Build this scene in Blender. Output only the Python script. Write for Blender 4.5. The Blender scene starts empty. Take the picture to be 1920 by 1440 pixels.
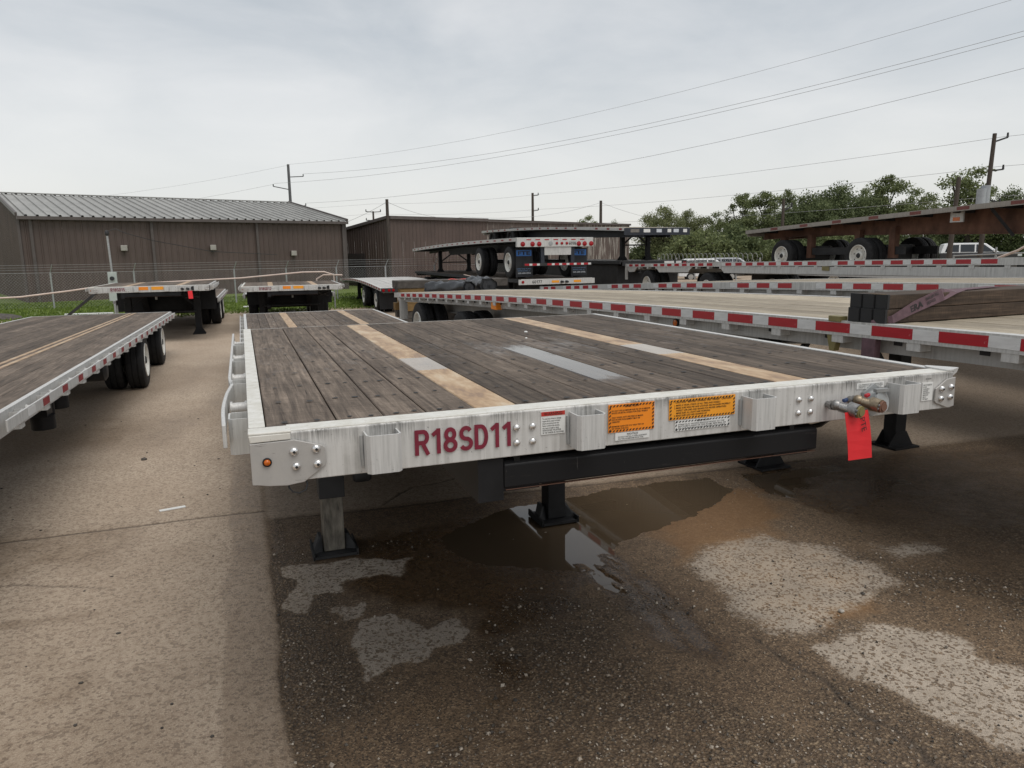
import bpy, bmesh, math, random
import numpy as np
from mathutils import Vector, Matrix, Euler
random.seed(7); np.random.seed(7)
C = bpy.context.scene
COL = C.collection
PI = math.pi

# ------------------------------------------------------------------ camera
D = 1.54                                   # deck height of the near trailer
yaw, pitch, roll = .3471, .1756, -.0139
f_ = Vector((math.sin(yaw)*math.cos(pitch), math.cos(yaw)*math.cos(pitch), -math.sin(pitch)))
r0 = Vector((math.cos(yaw), -math.sin(yaw), 0)); u0 = r0.cross(f_)
r_ = math.cos(roll)*r0 + math.sin(roll)*u0
u_ = -math.sin(roll)*r0 + math.cos(roll)*u0
cam_d = bpy.data.cameras.new('camera'); cam = bpy.data.objects.new('camera', cam_d); COL.objects.link(cam)
m = Matrix((r_, u_, -f_)).transposed().to_4x4(); m.translation = Vector((.0103, -2.0716, D+.4758))
cam.matrix_world = m
cam_d.sensor_width = 36; cam_d.lens = 1380.4/1920*36; cam_d.clip_start = .05; cam_d.clip_end = 2000
C.camera = cam

# ------------------------------------------------------------------ world and sun
w = bpy.data.worlds.new('World'); C.world = w; w.use_nodes = True
N = w.node_tree.nodes; L = w.node_tree.links; N.clear()
SUN_EL, SUN_AZ = math.radians(64), math.radians(156)
out = N.new('ShaderNodeOutputWorld')
sky = N.new('ShaderNodeTexSky'); sky.sky_type = 'NISHITA'; sky.sun_disc = False
sky.sun_elevation = SUN_EL; sky.sun_rotation = SUN_AZ
bg_sky = N.new('ShaderNodeBackground'); bg_sky.inputs[1].default_value = .05
hs = N.new('ShaderNodeHueSaturation'); hs.inputs['Saturation'].default_value = .18; L.new(sky.outputs[0], hs.inputs['Color']); L.new(hs.outputs[0], bg_sky.inputs[0])
tc = N.new('ShaderNodeTexCoord'); sep = N.new('ShaderNodeSeparateXYZ'); L.new(tc.outputs['Generated'], sep.inputs[0])
mp = N.new('ShaderNodeMapping'); mp.inputs['Scale'].default_value = (1.5, 1.5, 4.2); L.new(tc.outputs['Generated'], mp.inputs[0])
nz = N.new('ShaderNodeTexNoise'); nz.inputs['Scale'].default_value = 1.9; nz.inputs['Detail'].default_value = 7; nz.inputs['Roughness'].default_value = .55
nz.inputs['Distortion'].default_value = .3
L.new(mp.outputs[0], nz.inputs['Vector'])
cr = N.new('ShaderNodeValToRGB')           # cloud greys
cr.color_ramp.elements[0].position = .34; cr.color_ramp.elements[0].color = (.315, .36, .40, 1)
cr.color_ramp.elements[1].position = .66; cr.color_ramp.elements[1].color = (.57, .582, .592, 1)
L.new(nz.outputs[0], cr.inputs[0])
hz = N.new('ShaderNodeMapRange'); hz.inputs['From Min'].default_value = 0; hz.inputs['From Max'].default_value = .30
hz.inputs['To Min'].default_value = .9; hz.inputs['To Max'].default_value = 0; hz.interpolation_type = 'SMOOTHSTEP'
L.new(sep.outputs[2], hz.inputs[0])
mx = N.new('ShaderNodeMixRGB'); mx.inputs[2].default_value = (.555, .545, .505, 1)
L.new(hz.outputs[0], mx.inputs[0]); L.new(cr.outputs[0], mx.inputs[1])
bg = N.new('ShaderNodeBackground'); bg.inputs[1].default_value = .565
L.new(mx.outputs[0], bg.inputs[0])
ad = N.new('ShaderNodeAddShader'); L.new(bg.outputs[0], ad.inputs[0]); L.new(bg_sky.outputs[0], ad.inputs[1])
L.new(ad.outputs[0], out.inputs[0])
sd = bpy.data.lights.new('sun', 'SUN'); sd.energy = 1.5; sd.angle = math.radians(50); sd.color = (1, .96, .9)
so = bpy.data.objects.new('sun', sd); COL.objects.link(so)
# overcast light, a little stronger from behind the photographer
so.rotation_euler = Vector((-.22, .50, -1.15)).to_track_quat('-Z', 'Y').to_euler()
C.view_settings.view_transform = 'Standard'; C.view_settings.look = 'None'
C.view_settings.exposure = .48; C.view_settings.gamma = 1

# ------------------------------------------------------------------ materials
def new_mat(name):
    m = bpy.data.materials.new(name); m.use_nodes = True
    nt = m.node_tree; b = nt.nodes['Principled BSDF']
    return m, nt, b
def node(nt, t, **kw):
    n = nt.nodes.new(t)
    for k, v in kw.items():
        if k in n.inputs.keys(): n.inputs[k].default_value = v
        else: setattr(n, k, v)
    return n
def ramp(nt, src, stops):
    n = nt.nodes.new('ShaderNodeValToRGB'); e = n.color_ramp.elements
    while len(e) < len(stops): e.new(.5)
    for q, (p, c) in zip(e, stops):
        q.position = p; q.color = (c if hasattr(c, '__len__') else (c, c, c)) + ((1,) if not hasattr(c, '__len__') or len(c) == 3 else ())
    nt.links.new(src, n.inputs[0]); return n.outputs[0]
def coords(nt, scale=(1, 1, 1), kind='Object'):
    t = nt.nodes.new('ShaderNodeTexCoord'); mm = nt.nodes.new('ShaderNodeMapping')
    mm.inputs['Scale'].default_value = scale; nt.links.new(t.outputs[kind], mm.inputs[0]); return mm.outputs[0]
def noise(nt, vec, scale=5, detail=4, rough=.5, dist=0):
    n = node(nt, 'ShaderNodeTexNoise'); n.inputs['Scale'].default_value = scale; n.inputs['Detail'].default_value = detail
    n.inputs['Roughness'].default_value = rough; n.inputs['Distortion'].default_value = dist
    nt.links.new(vec, n.inputs['Vector']); return n.outputs[0]
def mixc(nt, fac, a, b, blend='MIX'):
    n = nt.nodes.new('ShaderNodeMixRGB'); n.blend_type = blend
    for i, v in enumerate((fac, a, b)):
        if isinstance(v, (int, float)): n.inputs[i].default_value = v if i == 0 else (v, v, v, 1)
        elif isinstance(v, tuple): n.inputs[i].default_value = v + (1,) if len(v) == 3 else v
        else: nt.links.new(v, n.inputs[i])
    return n.outputs[0]
def mth(nt, op, a, b=0., c=None):
    n = nt.nodes.new('ShaderNodeMath'); n.operation = op
    for i, v in enumerate((a, b, c)):
        if v is None: continue
        if isinstance(v, (int, float)): n.inputs[i].default_value = v
        else: nt.links.new(v, n.inputs[i])
    return n.outputs[0]
def bump(nt, b, h, strength=.3, dist=.01):
    n = nt.nodes.new('ShaderNodeBump'); n.inputs['Strength'].default_value = strength; n.inputs['Distance'].default_value = dist
    nt.links.new(h, n.inputs['Height']); nt.links.new(n.outputs[0], b.inputs['Normal'])
def plain(name, col, rough=.5, metal=0., var=.12, scale=8, spec=.5, bumps=0., stretch=(1, 1, 1)):
    m, nt, b = new_mat(name); v = coords(nt, stretch); n = noise(nt, v, scale, 5, .6)
    lo = tuple(c*(1-var) for c in col); hi = tuple(min(1, c*(1+var)) for c in col)
    nt.links.new(ramp(nt, n, [(.3, lo), (.7, hi)]), b.inputs['Base Color'])
    b.inputs['Roughness'].default_value = rough; b.inputs['Metallic'].default_value = metal
    b.inputs['Specular IOR Level'].default_value = spec
    if bumps: bump(nt, b, n, bumps, .01)
    return m
M = {}
def tape_mat(name, col, chip, amt):
    m, nt, b = new_mat(name); n = noise(nt, coords(nt, (1, 6, 30)), 1.6, 6, .7); n2 = noise(nt, coords(nt, (1, 12, 12)), 2.2, 6, .7)
    c = mixc(nt, ramp(nt, n2, [(amt, 0.), (amt+.03, 1.)]), tuple(x*.9 for x in col), chip)
    c = mixc(nt, ramp(nt, n, [(.4, 0.), (.75, .35)]), c, tuple(x*.45 for x in col)); nt.links.new(c, b.inputs['Base Color']); b.inputs['Roughness'].default_value = .38; return m
# weathered white painted / oxidised aluminium with run-down grime
def aluminium(name, base, grime, amount=.5, metal=.15, streak=(26, 26, 2.2), speck=True):
    m, nt, b = new_mat(name)
    s = noise(nt, coords(nt, streak), 1.6, 6, .65)
    big = noise(nt, coords(nt, (3, 3, 3)), 1.4, 4, .6)
    fac = mth(nt, 'MULTIPLY', ramp(nt, s, [(.38, 0.), (.72, 1.)]), ramp(nt, big, [(.3, .25), (.75, 1.)]))
    col = mixc(nt, mth(nt, 'MULTIPLY', fac, amount), base, grime)
    if speck:
        sp = noise(nt, coords(nt, (40, 40, 40)), 2, 3, .7)
        col = mixc(nt, ramp(nt, sp, [(.63, 0.), (.72, .55)]), col, tuple(c*.8 for c in grime))
    nt.links.new(col, b.inputs['Base Color'])
    b.inputs['Metallic'].default_value = metal
    nt.links.new(ramp(nt, s, [(.3, .38), (.7, .6)]), b.inputs['Roughness'])
    bump(nt, b, s, .06, .004)
    return m
M['alu'] = aluminium('weathered_aluminium', (.55, .545, .525), (.12, .115, .105), .75)
m, nt, b = new_mat('front_rail_aluminium')
s1_ = noise(nt, coords(nt, (95, 95, 3.0)), 1.5, 6, .7); s2_ = noise(nt, coords(nt, (9, 9, 9)), 1.2, 5, .65); s3_ = noise(nt, coords(nt, (38, 38, 1.2)), 1.3, 5, .6)
sp_ = nt.nodes.new('ShaderNodeSeparateXYZ'); tcn = nt.nodes.new('ShaderNodeTexCoord'); nt.links.new(tcn.outputs['Object'], sp_.inputs[0])
run = nt.nodes.new('ShaderNodeMapRange'); run.inputs['From Min'].default_value = D-.085; run.inputs['From Max'].default_value = D-.006; nt.links.new(sp_.outputs[2], run.inputs[0])
s4_ = noise(nt, coords(nt, (5, 5, 2)), 1.4, 4, .6)
f1 = mth(nt, 'MULTIPLY', ramp(nt, mth(nt, 'ADD', s1_, mth(nt, 'MULTIPLY', mth(nt, 'SUBTRACT', run.outputs[0], .5), .40)), [(.53, 0.), (.76, .95)]), ramp(nt, s4_, [(.40, .06), (.58, 1.)]))     # drips from the top edge
f2 = mth(nt, 'MULTIPLY', ramp(nt, s3_, [(.42, 0.), (.66, .75)]), ramp(nt, s2_, [(.35, .25), (.65, 1.)]))
cc = mixc(nt, f2, (.56, .55, .53), (.27, .26, .24)); cc = mixc(nt, f1, cc, (.055, .052, .048))
sk_ = noise(nt, coords(nt, (60, 60, 60)), 1.5, 3, .7); cc = mixc(nt, ramp(nt, sk_, [(.64, 0.), (.70, .7)]), cc, (.10, .095, .09))
nt.links.new(cc, b.inputs['Base Color']); b.inputs['Roughness'].default_value = .5; b.inputs['Metallic'].default_value = .1; M['alu_front'] = m
M['alu_top'] = aluminium('dirty_aluminium_top', (.66, .645, .60), (.36, .33, .25), .8, streak=(14, 14, 14))
M['alu_plate'] = aluminium('galvanised_plate', (.42, .405, .385), (.24, .23, .22), .6, .3, (9, 9, 5), speck=False)
m = M['alu_plate']; nt = m.node_tree; b = nt.nodes['Principled BSDF']; src = b.inputs['Base Color'].links[0].from_socket      # scuffs on the corner plates
h1 = noise(nt, coords(nt, (14, 14, 150)), 1.5, 5, .7); h2 = noise(nt, coords(nt, (16, 16, 16)), 1.2, 3, .6)
cc = mixc(nt, mth(nt, 'MULTIPLY', ramp(nt, h1, [(.60, 0.), (.66, .85)]), ramp(nt, h2, [(.48, 0.), (.58, 1.)])), src, (.06, .055, .05))
nt.links.new(cc, b.inputs['Base Color'])
M['alu_clean'] = aluminium('bright_aluminium', (.56, .555, .54), (.20, .195, .185), .7, .15, (60, 60, 2.5))
M['alu_far'] = aluminium('pale_aluminium', (.56, .555, .535), (.22, .21, .20), .7, .1)
M['chord'] = aluminium('grey_aluminium_chord', (.42, .42, .41), (.15, .145, .135), .6, .2)
M['steel_black'] = plain('black_painted_steel', (.012, .012, .013), .5, 0, .4, 6, .25, .05)
m, nt, b = new_mat('black_painted_steel_scratched'); v_ = coords(nt, (1, 1, 1)); a1 = noise(nt, coords(nt, (3, 3, 22)), 2.2, 6, .7); a2 = noise(nt, coords(nt, (45, 45, 5)), 1.7, 4, .7)
cc = mixc(nt, ramp(nt, a1, [(.63, 0.), (.70, .6)]), (.011, .011, .012), (.04, .036, .033)); cc = mixc(nt, ramp(nt, a2, [(.68, 0.), (.72, .7)]), cc, (.11, .105, .10))
nt.links.new(cc, b.inputs['Base Color']); b.inputs['Roughness'].default_value = .45; b.inputs['Specular IOR Level'].default_value = .22; M['steel_worn'] = m
M['steel_dark'] = plain('dark_dusty_steel', (.022, .022, .023), .65, 0, .4, 5)
M['steel_blue'] = plain('dark_blue_steel', (.018, .022, .032), .5, 0, .3, 5)
M['rubber'] = plain('tyre_rubber', (.018, .018, .019), .75, 0, .35, 9, .3)
M['rim'] = plain('white_rim_paint', (.62, .61, .57), .4, 0, .12, 6)
M['rim_silver'] = plain('silver_rim', (.42, .42, .41), .35, .5, .15, 6)
M['bolt'] = plain('polished_bolt', (.68, .67, .66), .22, .85, .1, 30)
M['hole'] = plain('dark_socket', (.01, .01, .01), .6)
M['galv'] = plain('galvanised_steel', (.36, .37, .37), .45, .5, .2, 14)
M['red_tape'] = tape_mat('red_reflective_tape', (.42, .012, .022), (.50, .47, .45), .66)
M['white_tape'] = tape_mat('white_reflective_tape', (.72, .72, .71), (.20, .19, .18), .66)
M['red_faded'] = plain('faded_red_tape', (.24, .02, .026), .45, 0, .3, 20)
M['red_lens'] = plain('red_lamp_lens', (.28, .006, .01), .15)
M['amber'] = plain('amber_lamp_lens', (.55, .12, .006), .12, 0, .25, 60)
M['number'] = plain('maroon_lettering', (.17, .012, .03), .45, 0, .15, 30)
M['ink'] = plain('black_ink', (.012, .012, .012), .5)
M['orange'] = plain('orange_sticker', (.80, .24, .012), .45, 0, .06, 6)
M['yellow'] = plain('yellow_orange_sticker', (.80, .32, .02), .45, 0, .06, 6)
M['paper'] = plain('white_sticker', (.68, .68, .66), .5, 0, .05, 8)
M['red_head'] = plain('red_sticker_head', (.45, .03, .02), .5)
M['red_tag'] = plain('red_paper_tag', (.72, .022, .03), .55, 0, .06, 10)
M['cast'] = plain('cast_metal', (.26, .255, .25), .38, .75, .35, 40, .5, .25)
M['brass'] = plain('tarnished_brass', (.25, .20, .14), .42, .7, .35, 40, .5, .2)
M['blue_pl'] = plain('navy_plastic', (.012, .03, .09), .4)
M['red_worn'] = plain('worn_dark_red_tape', (.15, .045, .038), .6, 0, .3, 12)
M['alu_dull'] = aluminium('dull_weathered_rail', (.30, .275, .245), (.12, .105, .09), .7, .05)
M['rust'] = plain('rusty_brown_steel', (.125, .064, .043), .7, 0, .45, 3, .3, .1, (1, 1, .6))
M['cable'] = plain('black_cable', (.012, .012, .013), .5)
M['wire'] = plain('overhead_wire', (.30, .30, .31), .6)
M['hose'] = plain('pinkish_conduit', (.55, .44, .38), .5, 0, .08, 6)
M['blueflap'] = plain('blue_sign_print', (.035, .16, .48), .5, 0, .15, 8)
M['blue_text'] = plain('pale_blue_print', (.16, .26, .42), .5)
M['white_text'] = plain('white_print', (.55, .58, .62), .5)
M['flap'] = plain('black_mud_flap', (.016, .017, .02), .6, 0, .3, 4)
M['strap'] = plain('purple_web_strap', (.11, .062, .075), .75, 0, .25, 20)
M['strap_pale'] = plain('worn_strap_edge', (.19, .13, .14), .75, 0, .25, 20)
M['olive'] = plain('olive_paint', (.19, .16, .06), .5, 0, .2, 10)
M['tarp'] = plain('black_tarpaulin', (.022, .023, .026), .32, 0, .4, 10, .5, .3)
M['lumber'] = plain('yellow_lumber', (.20, .125, .05), .7, 0, .3, 7, .3, 0, (.8, 8, 8))
M['lumber_dark'] = plain('weathered_lumber', (.075, .066, .058), .75, 0, .4, 8, .3)
M['red_plastic'] = plain('red_plastic_strap', (.55, .06, .05), .5)
M['glass'] = plain('dark_car_glass', (.02, .025, .03), .06)
M['car_white'] = plain('white_car_paint', (.72, .73, .74), .25, 0, .04, 3)
M['car_dark'] = plain('dark_grey_car_paint', (.028, .028, .031), .3, 0, .08, 3)
M['car_silver'] = plain('silver_car_paint', (.4, .41, .43), .3, .4, .05, 3)
M['lamp_glass'] = plain('headlamp_glass', (.6, .62, .64), .1)
M['sock'] = plain('pale_sock', (.5, .5, .48), .8)
M['pole'] = plain('weathered_pole_wood', (.062, .05, .042), .8, 0, .35, 5, .3, .2, (6, 6, .6))
M['pole_steel'] = plain('dull_steel_pole', (.11, .11, .115), .5, .4, .2, 5)
M['box_grey'] = plain('grey_green_meter_box', (.40, .45, .42), .45, 0, .1, 6)
M['transformer'] = plain('grey_capacitor_tank', (.30, .32, .34), .45, 0, .12, 4)
M['bark'] = plain('tree_bark', (.055, .045, .036), .85, 0, .35, 9, .3, .3)
M['door'] = plain('dark_brown_door', (.04, .032, .030), .6, 0, .2, 4)
M['trim'] = plain('brown_trim', (.085, .07, .065), .5, 0, .15, 4)
M['lamp_box'] = plain('wall_pack_lamp', (.33, .31, .28), .4, 0, .1, 8)

def wall_mat(name, base, peel):
    m, nt, b = new_mat(name); v = coords(nt, (1, 1, 1)); n = noise(nt, v, .8, 5, .6)
    s = noise(nt, coords(nt, (5, 5, .5)), 1.2, 5, .6)
    col = ramp(nt, n, [(.3, tuple(c*.85 for c in base)), (.7, tuple(c*1.12 for c in base))])
    col = mixc(nt, ramp(nt, s, [(.5, 0.), (.8, .35)]), col, tuple(c*.62 for c in base))
    if peel:
        p = noise(nt, coords(nt, (7, 7, .55)), 1.1, 6, .65, .2)
        col = mixc(nt, ramp(nt, p, [(.60 if peel == 1 else .50, 0.), (.64 if peel == 1 else .60, 1.)]), col, (.33, .31, .275))
    oi = nt.nodes.new('ShaderNodeObjectInfo')
    col = mixc(nt, 1., col, ramp(nt, oi.outputs['Random'], [(0, .93), (1, 1.07)]), 'MULTIPLY')
    nt.links.new(col, b.inputs['Base Color']); b.inputs['Roughness'].default_value = .55
    return m
M['wall'] = wall_mat('brown_metal_siding', (.086, .060, .051), False)
M['wall_peel'] = wall_mat('peeling_brown_siding', (.105, .080, .069), 1)
M['wall_bare'] = wall_mat('mostly_bare_siding', (.10, .075, .064), 2)
M['roof'] = wall_mat('grey_metal_roof', (.285, .282, .268), False)

def wood(name, lo, hi, wet=False, grain=1., tint=.25, rough=(.42, .7), ax=1):
    coords = (lambda nt_, sc: globals()['coords'](nt_, sc)) if ax == 1 else (lambda nt_, sc: globals()['coords'](nt_, (sc[1], sc[0], sc[2])))
    m, nt, b = new_mat(name)
    g = noise(nt, coords(nt, (34, 1.6, 34)), 1.5, 8, .72, .5)          # grain along the board
    saw = noise(nt, coords(nt, (7, 60, 7)), 1.6, 5, .7)                # saw marks across
    big = noise(nt, coords(nt, (2.6, 1.1, 2)), 1.3, 4, .6)
    k = mth(nt, 'ADD', mth(nt, 'MULTIPLY', g, .55), mth(nt, 'ADD', mth(nt, 'MULTIPLY', saw, .25), mth(nt, 'MULTIPLY', big, .22)))
    col = ramp(nt, k, [(.40, lo), (.52, tuple((p*.6+q*.4) for p, q in zip(lo, hi))), (.64, hi)])
    ck = noise(nt, coords(nt, (60, 1.6, 60)), 1.4, 3, .5, 1.2)
    col = mixc(nt, ramp(nt, ck, [(.27, .75*grain), (.34, 0.)]), col, tuple(c*.3 for c in lo))
    oi = nt.nodes.new('ShaderNodeObjectInfo')
    col = mixc(nt, 1., col, ramp(nt, oi.outputs['Random'], [(0, 1-tint), (1, 1+tint*.7)]), 'MULTIPLY')
    r = ramp(nt, k, [(.35, rough[0]), (.7, rough[1])])
    if wet:
        at = nt.nodes.new('ShaderNodeAttribute'); at.attribute_name = 'wet'
        wn = noise(nt, coords(nt, (9, 3.2, 9)), 1.8, 5, .6)
        f = ramp(nt, mth(nt, 'ADD', at.outputs['Fac'], mth(nt, 'MULTIPLY', mth(nt, 'SUBTRACT', wn, .5), .7)), [(.58, 0.), (.80, 1.)]); fd = ramp(nt, mth(nt, 'ADD', at.outputs['Fac'], mth(nt, 'MULTIPLY', mth(nt, 'SUBTRACT', wn, .5), 1.2)), [(.30, 0.), (.70, 1.)])
        r = mixc(nt, fd, r, .42)
        col = mixc(nt, mth(nt, 'MULTIPLY', f, .45), col, tuple(c*.45 for c in lo))
        r = mixc(nt, f, r, .07)
        mr = nt.nodes.new('ShaderNodeMixRGB')
        bp = nt.nodes.new('ShaderNodeBump'); bp.inputs['Distance'].default_value = .004
        nt.links.new(k, bp.inputs['Height']); nt.links.new(mth(nt, 'MULTIPLY', mth(nt, 'SUBTRACT', 1., f), .55), bp.inputs['Strength'])
        nt.links.new(bp.outputs[0], b.inputs['Normal'])
    else: bump(nt, b, k, .5, .004)
    nt.links.new(col, b.inputs['Base Color']); nt.links.new(r, b.inputs['Roughness'])
    if wet: nt.links.new(mixc(nt, fd, .16, .42), b.inputs['Specular IOR Level'])
    else: b.inputs['Specular IOR Level'].default_value = .25
    return m
M['plank'] = wood('dark_weathered_deck_board', (.044, .033, .026), (.235, .188, .150), True, 1., .34, (.62, .9))
M['plank_tan'] = wood('bleached_tan_deck_board', (.20, .165, .118), (.52, .455, .36), False, .9, .30, (.6, .85))
M['plank_grey'] = wood('grey_deck_board', (.12, .108, .098), (.28, .26, .235), False, .8, .15)
M['timber'] = wood('brown_timber', (.022, .015, .011), (.115, .080, .056), False, 1., .2, (.6, .85), 0)
M['timber_end'] = plain('black_end_paint', (.010, .010, .011), .6, 0, .2, 12)
# rusty steel strip let into the deck
m, nt, b = new_mat('rusty_deck_strip')
n1 = noise(nt, coords(nt, (9, 3, 9)), 1.5, 6, .6); n2 = noise(nt, coords(nt, (40, 12, 40)), 1.5, 4, .6)
col = ramp(nt, mth(nt, 'ADD', mth(nt, 'MULTIPLY', n1, .7), mth(nt, 'MULTIPLY', n2, .3)), [(.36, (.20, .105, .042)), (.47, (.34, .20, .085)), (.56, (.44, .295, .155)), (.66, (.50, .39, .26))])
at = nt.nodes.new('ShaderNodeAttribute'); at.attribute_name = 'wet'
f = ramp(nt, mth(nt, 'ADD', at.outputs['Fac'], mth(nt, 'MULTIPLY', mth(nt, 'SUBTRACT', n1, .5), .5)), [(.4, 0.), (.6, 1.)])
col = mixc(nt, mth(nt, 'MULTIPLY', f, .6), col, (.13, .12, .11))
nt.links.new(col, b.inputs['Base Color']); nt.links.new(mixc(nt, f, .36, .05), b.inputs['Roughness'])
M['strip'] = m

# foliage
def foliage(name, a, c, tr=.35):
    m, nt, b = new_mat(name)
    g = nt.nodes.new('ShaderNodeNewGeometry')
    col = ramp(nt, g.outputs['Random Per Island'], [(0, a), (.55, tuple((x+y)/2 for x, y in zip(a, c))), (1, c)])
    nt.links.new(col, b.inputs['Base Color']); b.inputs['Roughness'].default_value = .6; b.inputs['Specular IOR Level'].default_value = .25
    t = nt.nodes.new('ShaderNodeBsdfTranslucent'); nt.links.new(col, t.inputs[0])
    mx = nt.nodes.new('ShaderNodeMixShader'); mx.inputs[0].default_value = tr
    nt.links.new(b.outputs[0], mx.inputs[1]); nt.links.new(t.outputs[0], mx.inputs[2])
    nt.links.new(mx.outputs[0], nt.nodes['Material Output'].inputs[0]); return m
M['leaf_dark'] = foliage('dark_green_leaves', (.072, .096, .044), (.175, .205, .09))
M['leaf_mid'] = foliage('mid_green_leaves', (.098, .122, .054), (.225, .255, .11))
M['leaf_pale'] = foliage('pale_green_leaves', (.115, .134, .06), (.25, .265, .125))
M['grass'] = foliage('lawn_blades', (.075, .12, .02), (.19, .255, .05), .3)

# ------------------------------------------------------------------ mesh helper
class MB:
    def __init__(s): s.v = []; s.f = []
    def add(s, vs, fs):
        o = len(s.v); s.v += [tuple(p) for p in vs]; s.f += [tuple(i+o for i in q) for q in fs]; return s
    def box(s, x0, x1, y0, y1, z0, z1):
        return s.add([(x0,y0,z0),(x1,y0,z0),(x1,y1,z0),(x0,y1,z0),(x0,y0,z1),(x1,y0,z1),(x1,y1,z1),(x0,y1,z1)],
              [(0,3,2,1),(4,5,6,7),(0,1,5,4),(1,2,6,5),(2,3,7,6),(3,0,4,7)])
    def obox(s, p, q, w, h):               # bar from p to q, w wide and h high
        p, q = Vector(p), Vector(q); d = (q-p).normalized()
        a = d.cross(Vector((0,0,1))); a = a.normalized() if a.length > 1e-4 else Vector((1,0,0)); b = a.cross(d)
        vs = []
        for c in (p, q):
            for i, j in ((-1,-1),(1,-1),(1,1),(-1,1)): vs.append(c + a*(i*w/2) + b*(j*h/2))
        return s.add(vs, [(0,1,2,3),(7,6,5,4),(0,4,5,1),(1,5,6,2),(2,6,7,3),(3,7,4,0)])
    def cyl(s, p, q, r, n=12, r2=None, caps=True):
        p, q = Vector(p), Vector(q); d = (q-p).normalized(); r2 = r if r2 is None else r2
        a = d.orthogonal().normalized(); b = d.cross(a); vs = []
        for c, rr in ((p, r), (q, r2)):
            for i in range(n): t = 2*PI*i/n; vs.append(c + a*(rr*math.cos(t)) + b*(rr*math.sin(t)))
        fs = [(i, (i+1) % n, n+(i+1) % n, n+i) for i in range(n)]
        if caps: fs += [tuple(range(n-1, -1, -1)), tuple(range(n, 2*n))]
        return s.add(vs, fs)
    def tube(s, pts, r, n=6):
        pts = [Vector(p) for p in pts]; vs = []; prev = None
        for i, p in enumerate(pts):
            d = (pts[min(i+1, len(pts)-1)] - pts[max(i-1, 0)]).normalized()
            if prev is None: a = d.orthogonal().normalized()
            else: a = (prev - d*prev.dot(d)).normalized()
            prev = a; b = d.cross(a)
            for k in range(n): t = 2*PI*k/n; vs.append(p + a*(r*math.cos(t)) + b*(r*math.sin(t)))
        fs = [(i*n+k, i*n+(k+1) % n, (i+1)*n+(k+1) % n, (i+1)*n+k) for i in range(len(pts)-1) for k in range(n)]
        fs += [tuple(range(n-1, -1, -1)), tuple(range((len(pts)-1)*n, len(pts)*n))]
        return s.add(vs, fs)
    def prism(s, poly, d):                 # poly: list of 3-D points, extruded by d
        n = len(poly); d = Vector(d); vs = [Vector(p) for p in poly] + [Vector(p)+d for p in poly]
        return s.add(vs, [tuple(range(n-1,-1,-1)), tuple(range(n, 2*n))] + [(i,(i+1)%n,n+(i+1)%n,n+i) for i in range(n)])
    def sweep(s, sec, path):               # sec: [(x,z)], path: [(y, dx, dz)]
        n = len(sec); vs = [(x+dx, y, z+dz) for y, dx, dz in path for x, z in sec]
        fs = [(i*n+k, i*n+(k+1)%n, (i+1)*n+(k+1)%n, (i+1)*n+k) for i in range(len(path)-1) for k in range(n)]
        fs += [tuple(range(n-1,-1,-1)), tuple(range((len(path)-1)*n, len(path)*n))]
        return s.add(vs, fs)
    def lathe(s, prof, c=(0,0,0), axis='X', n=28, caps=True):     # prof: [(along, radius)]
        vs = []
        for a, r in prof:
            for i in range(n):
                t = 2*PI*i/n; p = (a, r*math.cos(t), r*math.sin(t)) if axis == 'X' else ((r*math.cos(t), a, r*math.sin(t)) if axis == 'Y' else (r*math.cos(t), r*math.sin(t), a))
                vs.append((p[0]+c[0], p[1]+c[1], p[2]+c[2]))
        m_ = len(prof); fs = [(j*n+i, j*n+(i+1)%n, (j+1)*n+(i+1)%n, (j+1)*n+i) for j in range(m_-1) for i in range(n)]
        if caps and prof[0][1] > 0: fs.append(tuple(range(n-1,-1,-1)))
        if caps and prof[-1][1] > 0: fs.append(tuple(range((m_-1)*n, m_*n)))
        return s.add(vs, fs)
    def ball(s, c, r, n=8, sq=(1,1,1)):
        pr = [(-math.cos(PI*j/n)*1., math.sin(PI*j/n)) for j in range(n+1)]
        k = len(s.v); s.lathe([(a*r, max(b_*r, 1e-4)) for a, b_ in pr], (0,0,0), 'Z', n*2)
        for i in range(k, len(s.v)): x,y,z = s.v[i]; s.v[i] = (c[0]+x*sq[0], c[1]+y*sq[1], c[2]+z*sq[2])
        return s
    def mesh(s, name, mat, smooth=False, angle=.7):
        me = bpy.data.meshes.new(name); me.from_pydata(s.v, [], s.f); me.update()
        bm = bmesh.new(); bm.from_mesh(me); bmesh.ops.recalc_face_normals(bm, faces=bm.faces); bm.to_mesh(me); bm.free()
        me.materials.append(mat)
        if smooth: me.shade_smooth(); me.set_sharp_from_angle(angle=angle)
        return me
    def obj(s, name, mat, parent=None, smooth=False, bevel=0., angle=.7):
        return link(name, s.mesh(name, mat, smooth, angle), parent, bevel=bevel)
def link(name, me, parent=None, loc=(0,0,0), rot=None, scale=None, bevel=0.):
    o = bpy.data.objects.new(name, me); COL.objects.link(o)
    if parent is not None: o.parent = parent
    o.location = loc
    if rot: o.rotation_euler = rot
    if scale: o.scale = scale
    if bevel:
        b = o.modifiers.new('bevel', 'BEVEL'); b.width = bevel; b.segments = 2; b.limit_method = 'ANGLE'; b.angle_limit = .6
    return o
def tag(o, label=None, cat=None, group=None, kind=None):
    if label: o['label'] = label
    if cat: o['category'] = cat
    if group: o['group'] = group
    if kind: o['kind'] = kind
    return o
def thing(name, label, cat, loc=(0,0,0), rz=0, group=None, rot=None):
    o = bpy.data.objects.new(name, None); COL.objects.link(o); o.location = loc
    o.rotation_euler = rot if rot else (0,0,rz); o.empty_display_size = .2
    return tag(o, label, cat, group)
DG = None
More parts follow.
